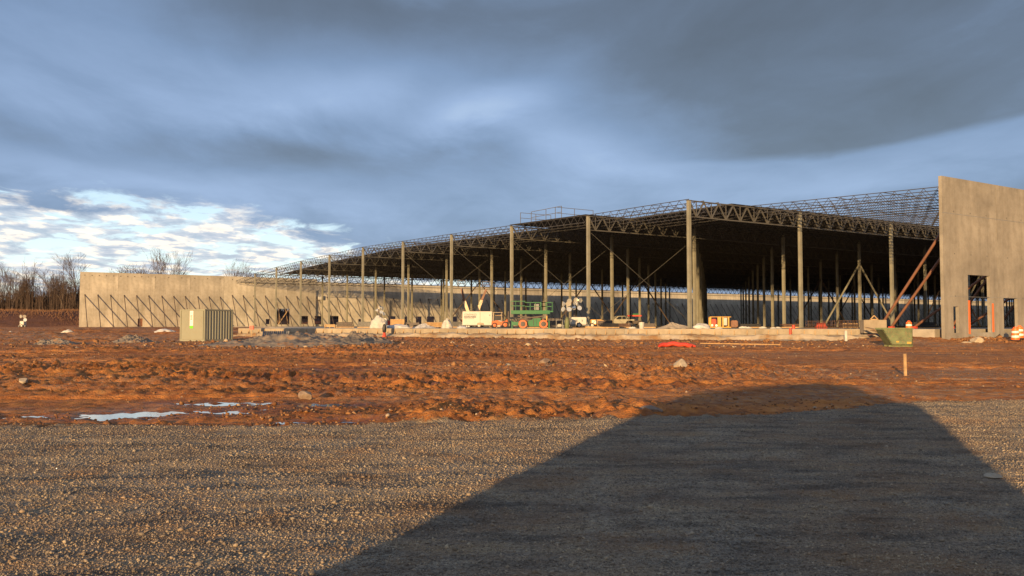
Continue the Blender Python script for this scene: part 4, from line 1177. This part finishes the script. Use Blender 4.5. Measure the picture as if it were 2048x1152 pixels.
# yellow generator cage --------------------------------------------------------------------
Yg = 87
t = thing('generator_cage', 'orange yellow open generator cage standing on the slab right of the corner column', 'generator', (at(1441, Yg), Yg, SLAB), R(-5))
w_ = 42*Yg/F; h_ = 1.12
b = MB()
for x in (-w_/2, -w_*.14, w_*.08, w_*.34): b.bb(x, x+.13, 0, .1, .08, h_)
for x in (-w_/2, w_*.34): b.bb(x, x+.13, .9, 1.0, .08, h_)
b.bb(-w_/2, w_/2-.02, -.03, 1.02, h_, h_+.06); b.bb(-w_/2, w_/2-.02, -.03, 1.02, .05, .14); b.build('frame', M['yellow'], t)
MB().bb(-w_*.1, w_*.02, -.01, .9, .14, h_).build('side_panel', M['yellow'], t)
MB().bb(w_*.12, w_*.3, .02, .8, .3, h_-.05).build('door_panel', M['bag'], t)
MB().bb(-w_*.42, -w_*.18, .25, .8, .14, .95).build('engine', M['redor'], t, bevel=.08)
b = MB(); b.lathe([(.02, -.1), (.12, -.1), (.12, .1), (.02, .1)], axis='y', c=(-w_*.4, .1, .3)); b.lathe([(.02, -.1), (.12, -.1), (.12, .1), (.02, .1)], axis='y', c=(-w_*.2, .1, .28)); b.build('reel', M['reflect'], t)
b = MB(); b.bb(w_/2, w_/2+.7, .2, .9, .1, .8); b.build('tank', M['red_pipe'], t, bevel=.08)

# yellow machine, pickup, red canopy machine in the distance ---------------------------------
t = thing('compactor', 'yellow compact machine with lit square panel standing left of the dark crate', 'machine', (at(1192, 112), 112, SLAB))
MB().bb(-.75, .75, 0, 1.2, .35, 1.05).build('body', M['yellow'], t, bevel=.06)
MB().bb(-.55, .0, -.02, -.002, .5, .95).build('side_panel', M['reflect'], t)
wheel(t, (-.5, 0, .3), .3, .25); wheel(t, (.5, 0, .3), .3, .25)
b = MB(); b.bar((.6, .3, 1.0), (.8, .3, 1.6), .06); b.bar((.6, .9, 1.0), (.8, .9, 1.6), .06); b.bar((.8, .3, 1.6), (.8, .9, 1.6), .06); b.build('handle', M['black'], t)

Yp = 128; t = thing('pickup_truck', 'white pickup truck parked deep inside the open building', 'pickup truck', (at(1243, Yp), Yp, SLAB+.05), R(8))
b = MB(); b.prism([(-2.1, .5), (-2.15, .95), (-1.1, 1.12), (-.55, 1.62), (.65, 1.65), (.8, 1.15), (2.3, 1.12), (2.3, .5)], 0, 1.8); b.build('body', M['cream_dim'], t, bevel=.05)
b = MB(); b.prism([(-.85, 1.14), (-.45, 1.54), (.02, 1.56), (.02, 1.14)], -.012, 1.812); b.prism([(.1, 1.14), (.1, 1.56), (.6, 1.57), (.7, 1.14)], -.012, 1.812); b.build('window', M['glass'], t)
for x in (-1.45, 1.5):
    for y in (.05, 1.75): wheel(t, (x, y, .38), .38, .25)
MB().bb(-2.2, -2.1, .1, 1.7, .45, .62).build('bumper', M['rod'], t)
MB().bb(-2.17, -2.1, .1, .45, .75, .9).build('headlight', M['reflect'], t)
Yp = 122; t = thing('telehandler', 'dark machine with a red roof parked right of the white pickup truck', 'telehandler', (at(1270, Yp), Yp, SLAB))
MB().bb(-1.0, 1.0, 0, 1.6, .5, .95).build('chassis', M['brace'], t, bevel=.06)
b = MB()
for x in (-.7, .7):
    for y in (.1, 1.5): b.bar((x, y, .9), (x, y, 1.55), .07)
b.build('cab_post', M['brace'], t)
MB().bb(-.95, .95, 0, 1.6, 1.55, 1.75).build('roof', M['redor'], t, bevel=.04)
MB().bb(-.3, .55, .2, 1.2, 1.76, 1.98).build('roof_box', M['green'], t)
for x in (-.7, .75):
    for y in (0, 1.6): wheel(t, (x, y, .45), .45, .3)

def pallet_stack(px_, Y, w, h, mat, label, seed):
    rr = random.Random(seed); t = thing('material_stack', label, 'stack', (at(px_, Y), Y, SLAB), rr.uniform(-.3, .3))
    MB().bb(-w/2, w/2, 0, 1.1, .0, .12).build('pallet', M['lumber'], t)
    b = MB(); z = .12
    while z < h:
        d = rr.uniform(.1, .22); a = rr.uniform(0, .12)*w; b.bb(-w/2+a, w/2-rr.uniform(0, .12)*w, rr.uniform(0, .1), 1.05, z+.003, z+d-.015); z += d
    b.build('load', M[mat], t)
for k, (px_, Y, w, h, mat, lab) in enumerate((
    (1078, 92, 2.2, .95, 'black', 'dark stacked load seen below the platform of the green lift'),
    (1108, 90, 1.6, .9, 'brace', 'dark brown stack just right of the green lift'),
    (1222, 92, 1.9, .45, 'black', 'low black stack in front of the white pickup truck'),
    (1243, 96, 2.4, .5, 'rebar', 'rusty low bundle stack below the white pickup truck'),
    (1297, 92, 1.5, .5, 'brace', 'low dark stack right of the white drum'),
    (1206, 100, 1.2, .6, 'rebar', 'small rusty stack beside the yellow machine'),
    (690, 104, 2.2, .5, 'brace', 'low dark stack under the last big dock opening at left'),
    (735, 100, 2.4, .55, 'black', 'low black stack left of the tall cream bulk bag'),
    (825, 98, 1.8, .5, 'brace', 'low dark stack between the plywood crate and the low plywood box'),
    (915, 108, 1.8, .6, 'black', 'low black stack left of the white trailer'),
    (1500, 96, 2.6, .4, 'black', 'long low black stack behind the white scraps in the right bay'),
    (1585, 95, 2.4, .45, 'rebar', 'rusty bundle behind the red pipe stubs'),
    (1850, 84, 2.6, .5, 'black', 'low black stack behind the striped barrel near the pipe props'))):
    pallet_stack(px_, Y, w, h, mat, lab, k)
# rebar cages on the slab to the right ---------------------------------------------------
def cage(px0, px1, Y, h, label, seed):
    rr = random.Random(seed); x0_, x1_ = at(px0, Y), at(px1, Y); L = x1_-x0_
    t = thing('rebar_cage', label, 'rebar cage', ((x0_+x1_)/2, Y, SLAB))
    b = MB()
    for y in (0, .6):
        for z in (.08, h*.5, h): b.tube((-L/2, y, z), (L/2, y, z), .02, n=5)
    b.build('long_bars', M['rebar'], t)
    b = MB(); n_ = int(L/.17)
    for k in range(n_):
        x = -L/2+L*(k+.5)/n_+rr.uniform(-.03, .03)
        b.bar((x, 0, .02), (x+rr.uniform(-.05, .05), 0, h+rr.uniform(-.05, .12)), .025); b.bar((x, .6, .02), (x, .6, h), .025); b.bar((x, 0, h), (x, .6, h), .022)
    b.build('stirrups', M['rebar'], t)
cage(1614, 1670, 77.5, .68, 'left rusty rebar cage on the slab right of the thick front column', 1)
cage(1672, 1726, 78.5, .72, 'right rusty rebar cage on the slab beside the form box', 2)
t = thing('water_barrier', 'low bright red plastic barrier behind the left rebar cage', 'barrier', (at(1643, 79.5), 79.5, SLAB))
b = MB(); b.prism([(-.5, 0), (-.55, .12), (-.4, .3), (-.35, .5), (.35, .5), (.4, .3), (.55, .12), (.5, 0)], 0, .4); b.build('barrier_body', M['redor'], t, bevel=.03)
MB().bb(-.36, .36, .1, .3, .501, .53).build('top_ridge', M['redor'], t)

# orange marker post on left at slab edge
t = thing('warning_box', 'small bright red box on a stake at the left end of the slab edge', 'marker', (at(504, 84), 84, hgt(at(504, 84), 84)))
MB().bb(-.02, .02, -.02, .02, 0, .8).build('stake', M['lumber'], t); MB().bb(-.2, .2, -.1, .1, .72, 1.1).build('box_body', M['redor'], t, bevel=.02)

# long low timber kerb / footing in front of far wall at left
t = thing('footing_strip', 'pale concrete footing strip along the foot of the far left wall', 'footing', (wx+(s_left)*JX-BD*IX-1.2*IX, wy+s_left*JY-BD*IY-1.2*IY, WB), TH)
MB().bb(-1, 30, -.6, .2, -.3, .14).build('strip', M['block'], t, bevel=.02)

# ------------------------------------------------------------------ trees
def tree_mb(seed, H=16, spread=.5, trunk_h=.3, levels=5, r0=.26, lean=0):
    rr = random.Random(seed); T = MB(); C = MB()
    def seg(mb, a, b, ra, rb, n): mb.tube(a, b, ra, rb, n=n, cap=False)
    def grow(p, d, L, r, lv):
        n_ = 3 if lv < 2 else 2
        q = p
        for k in range(n_):
            d = (d + Vector((rr.uniform(-1, 1), rr.uniform(-1, 1), rr.uniform(-.3, .7)))*.13).normalized()
            e = q + d*(L/n_); r2 = r*.84
            seg(T if lv <= 1 else C, q, e, r, r2, 6 if lv < 2 else 3)
            if lv < levels and lv > 0 and k < n_-1 and rr.random() < .85:
                side(e, d, L*.7, r2*.55, lv+1)
            elif lv == 0 and k > 0 and rr.random() < .7: side(e, d, L*.5, r2*.4, lv+2)
            q, r = e, r2
        if lv < levels:
            for _ in range(2 if rr.random() < .6 else 3): side(q, d, L*rr.uniform(.62, .85), r*.72, lv+1, .75)
    def side(p, d, L, r, lv, k=1.0):
        v = Vector((rr.uniform(-1, 1), rr.uniform(-1, 1), 0))
        if v.length < .1: v = Vector((1, 0, 0))
        v.normalize(); d2 = (d*(1.0) + v*spread*k*rr.uniform(.6, 1.4) + Vector((0, 0, .15))).normalized()
        grow(p, d2, L, max(r, .018), lv)
    grow(Vector((0, 0, -.4)), Vector((lean, 0, 1)).normalized(), H*trunk_h, r0, 0)
    zs = max(v[2] for v in C.v)
    k = H/zs
    T.v = [(v[0]*k, v[1]*k, v[2]*k) for v in T.v]; C.v = [(v[0]*k, v[1]*k, v[2]*k) for v in C.v]
    return T, C
protos = []
for k, kw in enumerate((dict(seed=1, H=1, spread=.5), dict(seed=2, H=1, spread=.65), dict(seed=5, H=1, spread=.42, trunk_h=.4), dict(seed=8, H=1, spread=.8, trunk_h=.25), dict(seed=13, H=1, spread=.55, trunk_h=.35))):
    kw2 = dict(kw); kw2['H'] = 16
    T_, C_ = tree_mb(**kw2); protos.append((T_, C_, None))
tmesh = []
for T_, C_, _ in protos:
    mt = bpy.data.meshes.new('trunk'); mt.from_pydata(T_.v, [], T_.f); mt.materials.append(M['bark']); mt.update()
    mc = bpy.data.meshes.new('crown'); mc.from_pydata(C_.v, [], C_.f); mc.materials.append(M['twig']); mc.update()
    tmesh.append((mt, mc))
def plant(px_, Y, ytop, proto, label, group, zb=None, w=1.0, name='bare_tree'):
    X = at(px_, Y); z = hgt(X, Y)-.1 if zb is None else zb
    H = zof(ytop, Y)-z
    t = thing(name, label, 'tree', (X, Y, z), (px_*7.3) % 6.28, group)
    t.scale = (H/16*w, H/16*w, H/16)
    for nm, me in zip(('trunk', 'crown'), tmesh[proto]):
        o = bpy.data.objects.new(nm, me); COL.objects.link(o); o.parent = t
    return t
ordn = ['first', 'second', 'third', 'fourth', 'fifth', 'sixth', 'seventh', 'eighth', 'ninth', 'tenth', 'eleventh', 'twelfth', 'thirteenth', 'fourteenth', 'fifteenth', 'sixteenth', 'seventeenth', 'eighteenth', 'nineteenth', 'twentieth', 'twenty-first', 'twenty-second', 'twenty-third', 'twenty-fourth', 'twenty-fifth', 'twenty-sixth']
front = [(2, 222, 540, 1), (14, 226, 520, 2), (24, 215, 548, 0), (38, 232, 552, 4), (46, 221, 538, 1), (60, 224, 524, 2), (70, 230, 560, 3), (79, 218, 542, 0), (92, 228, 556, 1), (103, 221, 534, 4), (112, 232, 536, 2), (121, 219, 548, 3), (131, 229, 552, 0), (140, 222, 560, 1), (153, 224, 503, 4), (159, 232, 545, 2)]
for k, (px_, Y, yt, pr) in enumerate(front):
    plant(px_, Y, yt, pr, ordn[k]+' bare tree from the left edge in the wood behind the dirt bank', 'bare trees of the wood at the left', w=1.15)
back = [(196, 255, 540, 0, 1.0), (252, 250, 532, 3, 1.3), (268, 262, 528, 1, 1.3), (286, 250, 527, 3, 1.4), (304, 258, 524, 0, 1.0), (322, 255, 494, 2, .9), (336, 250, 492, 4, .9), (352, 262, 520, 1, 1.0), (378, 260, 540, 3, 1.1), (455, 262, 513, 2, .9), (468, 258, 536, 0, 1.0), (491, 262, 525, 3, 1.0), (505, 270, 540, 1, 1.0)]
for k, (px_, Y, yt, pr, w_) in enumerate(back):
    plant(px_, Y, yt, pr, ordn[k]+' bare tree top from the left showing above the far concrete wall', 'bare trees behind the far wall', w=w_)
# dense thicket behind the trunks: countless stems and twigs
b = MB(); rr = random.Random(5)
tn = fbm(np.linspace(0, 60, 800), np.zeros(800), 123, 4)
for k in range(12500):
    px_ = rr.uniform(-60, 175) if k < 9500 else rr.uniform(175, 700); Y = rr.uniform(218, 262); X = at(px_, Y)
    z = 4.2; h = rr.uniform(1.5, 6.6)*(1 if rr.random() < .8 else 1.3)*(1+1.5*tn[min(799, max(0, int((px_+60)*3.2 + (Y-218)*2)))])
    a = Vector((X, Y, z-1)); c = a+Vector((rr.uniform(-.7, .7), rr.uniform(-.7, .7), h))
    b.tube(a, c, .07, .02, n=3, cap=False)
    for q in range(3):
        m_ = a.lerp(c, rr.uniform(.35, .95)); b.tube(m_, m_+Vector((rr.uniform(-1, 1), rr.uniform(-1, 1), rr.uniform(.3, 1.3)))*.9, .04, .015, n=3, cap=False)
o = fast_build(b, 'thicket', M['brush'], None); tag(o, 'dense dark leafless undergrowth filling the wood behind the dirt bank', 'undergrowth', None, 'stuff')
b = MB()
for k in range(9000):
    di = rr.uniform(8, 22); sj = rr.uniform(-70, 5)
    X = wx+sj*JX+di*IX; Y = wy+sj*JY+di*IY
    b.add([(X, Y, 0), (X+.12, Y, 0), (X+rr.uniform(-.3, .3), Y+rr.uniform(-.2, .2), rr.uniform(.15, .6))], [(0, 1, 2)])
co = np.array(b.v); hz_ = height(co[:, 0], co[:, 1])-.05
b.v = [(p[0], p[1], p[2]+q) for p, q in zip(b.v, hz_)]
o = fast_build(b, 'dry_grass', M['grass'], None); tag(o, 'reddish dry grass along the top of the dirt bank', 'grass', None, 'stuff')

# ------------------------------------------------------------------ parked truck behind the photographer (throws the long shadow)
dv = 3.2
lx, ly = math.sin(SUN_AZ), math.cos(SUN_AZ)
tk = thing('parked_truck', 'dark parked truck standing behind the viewpoint, only its long shadow reaches the picture', 'truck', (-lx*dv, -ly*dv, -.02), -SUN_AZ)
te = math.tan(SUN_EL)
prof = [(u, (v+dv)*te) for u, v in ((-3.1, 19.5), (-3.0, 21.4), (-2.1, 22.8), (-1.2, 24.4), (-.7, 25.6), (-.15, 26.3), (.63, 25.2), (.95, 22.5), (1.2, 20.8), (1.7, 19.6))]
b = MB(); b.prism([(-3.1, .45)]+prof+[(1.76, .45)], -2.2, 0); b.build('body', M['dpaint'], tk, bevel=.04)
b = MB(); b.prism([(-.9, 1.6), (-.5, 2.2), (.5, 2.2), (.9, 1.6)], -2.212, .012); b.build('window', M['glass'], tk)
for x in (-2.3, 1.0):
    for y in (-2.0, -.2): wheel(tk, (x, y, .48), .48, .3, 'rod')
MB().bb(-3.15, -2.95, -2.1, -.1, .35, .6).build('bumper', M['rod'], tk)
# no bank is built behind the viewpoint to shade the pad
# ------------------------------------------------------------------ sun, world, camera
sd = bpy.data.lights.new('sun', 'SUN'); sd.energy = 5.0; sd.angle = R(.55); sd.color = (1.0, .655, .31)
so = bpy.data.objects.new('sun', sd); COL.objects.link(so)
ld = Vector((lx*math.cos(SUN_EL), ly*math.cos(SUN_EL), -math.sin(SUN_EL)))
so.rotation_euler = ld.to_track_quat('-Z', 'Y').to_euler()

w = bpy.data.worlds.new('World'); SC.world = w; w.use_nodes = True
nt = w.node_tree; L = nt.links
for n_ in list(nt.nodes): nt.nodes.remove(n_)
out = N(nt, 'ShaderNodeOutputWorld'); bg = N(nt, 'ShaderNodeBackground'); L.new(bg.outputs[0], out.inputs[0])
sky = N(nt, 'ShaderNodeTexSky', sky_type='NISHITA'); sky.sun_disc = False; sky.sun_elevation = SUN_EL; sky.sun_rotation = SUN_AZ + math.pi
bg.inputs['Strength'].default_value = .1
tc = N(nt, 'ShaderNodeTexCoord').outputs['Generated']
sp = N(nt, 'ShaderNodeSeparateXYZ'); L.new(tc, sp.inputs[0]); dx, dy, dz = sp.outputs
m_ = lambda op, a, b_=0.0, c=0.0, clamp=False: math_(nt, op, a, b_, c, clamp)
def sstep(x, a, b_):
    mr = N(nt, 'ShaderNodeMapRange', interpolation_type='SMOOTHSTEP'); mr.clamp = True
    L.new(x, mr.inputs[0])
    for k, v in ((1, a), (2, b_)): mr.inputs[k].default_value = v
    mr.inputs[3].default_value = 0; mr.inputs[4].default_value = 1; return mr.outputs[0]
az = m_('ARCTAN2', dx, dy)
el = m_('ARCSINE', dz)
elp = m_('MAXIMUM', dz, 0.0)
den = m_('ADD', elp, .11)
cb = N(nt, 'ShaderNodeCombineXYZ'); L.new(m_('DIVIDE', dx, den), cb.inputs[0]); L.new(m_('DIVIDE', dy, den), cb.inputs[1])
P_ = cb.outputs[0]
def pn(scale, det, rough, dist=0, off=(0, 0, 0), sc=(1, 1, 1), rot=0.0):
    mp = N(nt, 'ShaderNodeMapping'); L.new(P_, mp.inputs['Vector']); mp.inputs['Location'].default_value = off; mp.inputs['Scale'].default_value = sc; mp.inputs['Rotation'].default_value = (0, 0, rot)
    return noise(nt, mp.outputs[0], scale, det, rough, dist)
nA = pn(.55, 6, .5, .6, (3.1, 1.7, 0), (1, .55, 1), R(-12))
nB = pn(1.6, 7, .55, .5, (0, 4, 0), (1, .6, 1), R(-15))
nD = pn(6.5, 6, .55, .2, (1, 9, 0), (1, .8, 1), R(-10))
nC = pn(3.4, 7, .62, .3, (7, 2, 0), (1, .75, 1), R(-10))
# overcast sheet: broad light and dark cloud masses placed by azimuth and elevation, edges warped by noise
azw = m_('ADD', az, m_('MULTIPLY', m_('SUBTRACT', nA, .5), .16))
elw = m_('ADD', el, m_('MULTIPLY', m_('SUBTRACT', nB, .5), .075))
tot = m_('ADD', m_('MULTIPLY', m_('SUBTRACT', nA, .5), .55), m_('ADD', m_('MULTIPLY', m_('SUBTRACT', nB, .5), .55), m_('MULTIPLY', m_('SUBTRACT', nC, .5), .20)))
for (px_, py_, sx_, sy_, am, tl) in ((120, 120, 420, 150, .16, 0), (900, 10, 640, 80, -.34, .05), (650, 185, 170, 38, .20, .18), (960, 225, 150, 36, .42, .2), (1180, 295, 230, 50, .22, -.25), (330, 285, 420, 50, -.24, 0), (780, 275, 200, 50, -.12, .2), (1750, 60, 500, 130, -.22, 0), (1750, 352, 420, 34, .17, .12), (180, 345, 380, 32, .20, -.05), (1250, 150, 260, 60, -.10, .3), (1000, 400, 400, 60, .06, 0)):
    a0, e0_ = math.atan((px_-1024)/F), math.atan((650-py_)/math.hypot(F, px_-1024))
    da = m_('SUBTRACT', azw, a0); de = m_('SUBTRACT', m_('SUBTRACT', elw, e0_), m_('MULTIPLY', da, tl))
    gx_ = m_('MULTIPLY', da, F/sx_); gy_ = m_('MULTIPLY', de, F/sy_)
    r2 = m_('ADD', m_('MULTIPLY', gx_, gx_), m_('MULTIPLY', gy_, gy_))
    tot = m_('ADD', tot, m_('MULTIPLY', m_('POWER', 2.718, m_('MULTIPLY', r2, -.7)), am))
# big dark mass on the right with a crisp lower edge
lineR = m_('ADD', m_('MULTIPLY', m_('MAXIMUM', m_('SUBTRACT', az, .36), 0.0), .12), .182)
dR = m_('SUBTRACT', m_('ADD', el, m_('MULTIPLY', m_('SUBTRACT', nC, .5), .018)), lineR)
darkR = m_('MULTIPLY', sstep(dR, -.003, .009), m_('MULTIPLY', m_('SUBTRACT', 1.0, m_('MULTIPLY', sstep(dR, .04, .18), .55)), sstep(azw, .06, .30)))
t_ = m_('SUBTRACT', m_('ADD', tot, .52), m_('MULTIPLY', darkR, .24))
sheet = ramp(nt, t_, [(.0, (.060, .072, .096)), (.25, (.090, .120, .178)), (.5, (.150, .220, .355)), (.75, (.225, .315, .49)), (1.0, (.34, .44, .60))])
# left low break in the clouds
b0 = m_('ADD', m_('MULTIPLY', m_('MAXIMUM', m_('ADD', az, .31), 0.0), -.32), .136)
cl = m_('SUBTRACT', b0, m_('ADD', el, m_('MULTIPLY', m_('SUBTRACT', nC, .5), .12)))
clear = m_('MULTIPLY', sstep(cl, -.006, .022), 1.0)
clear = m_('MULTIPLY', clear, m_('SUBTRACT', 1.0, sstep(az, -.12, .10)))
skyc = ramp(nt, el, [(.0, (.80, .79, .66)), (.05, (.68, .80, .78)), (.12, (.50, .66, .76)), (.2, (.35, .50, .68))])
cloudlet = ramp(nt, nC, [(.42, 0.0), (.50, .85), (.60, 1.0)])
clc = ramp(nt, nD, [(.38, (.29, .34, .45)), (.49, (.44, .46, .54)), (.58, (.90, .78, .66))])
leftc = mix(nt, skyc, clc, m_('MULTIPLY', cloudlet, .9))
c = mix(nt, sheet, leftc, clear)
# away from the view the sheet stays broken; behind (sun side) it is warm and open
back_ = sstep(dy, .1, -.6)
c = mix(nt, c, (.34, .36, .42), m_('MULTIPLY', back_, .7))
below = sstep(dz, 0.0, -.03)
c = mix(nt, c, (.10, .06, .035), below)
# cloud radiance is given at strength 1, the physical sky at .1
c10 = mix(nt, c, (10, 10, 10), 1.0, 'MULTIPLY')
fin = mix(nt, c10, sky.outputs[0], .12)
L.new(fin, bg.inputs['Color'])

cam = bpy.data.cameras.new('camera'); co_ = bpy.data.objects.new('camera', cam); COL.objects.link(co_)
cam.sensor_width = 36; cam.lens = 36*F/2048; cam.clip_start = .1; cam.clip_end = 8000
co_.location = (0, 0, CAMZ)
pitch = math.atan((HY-576)/F)
co_.rotation_euler = (math.pi/2+pitch, 0, 0)
SC.camera = co_
SC.view_settings.view_transform = 'Standard'; SC.view_settings.look = 'None'; SC.view_settings.gamma = 1; SC.view_settings.exposure = .6
SC.cycles.max_bounces = 6
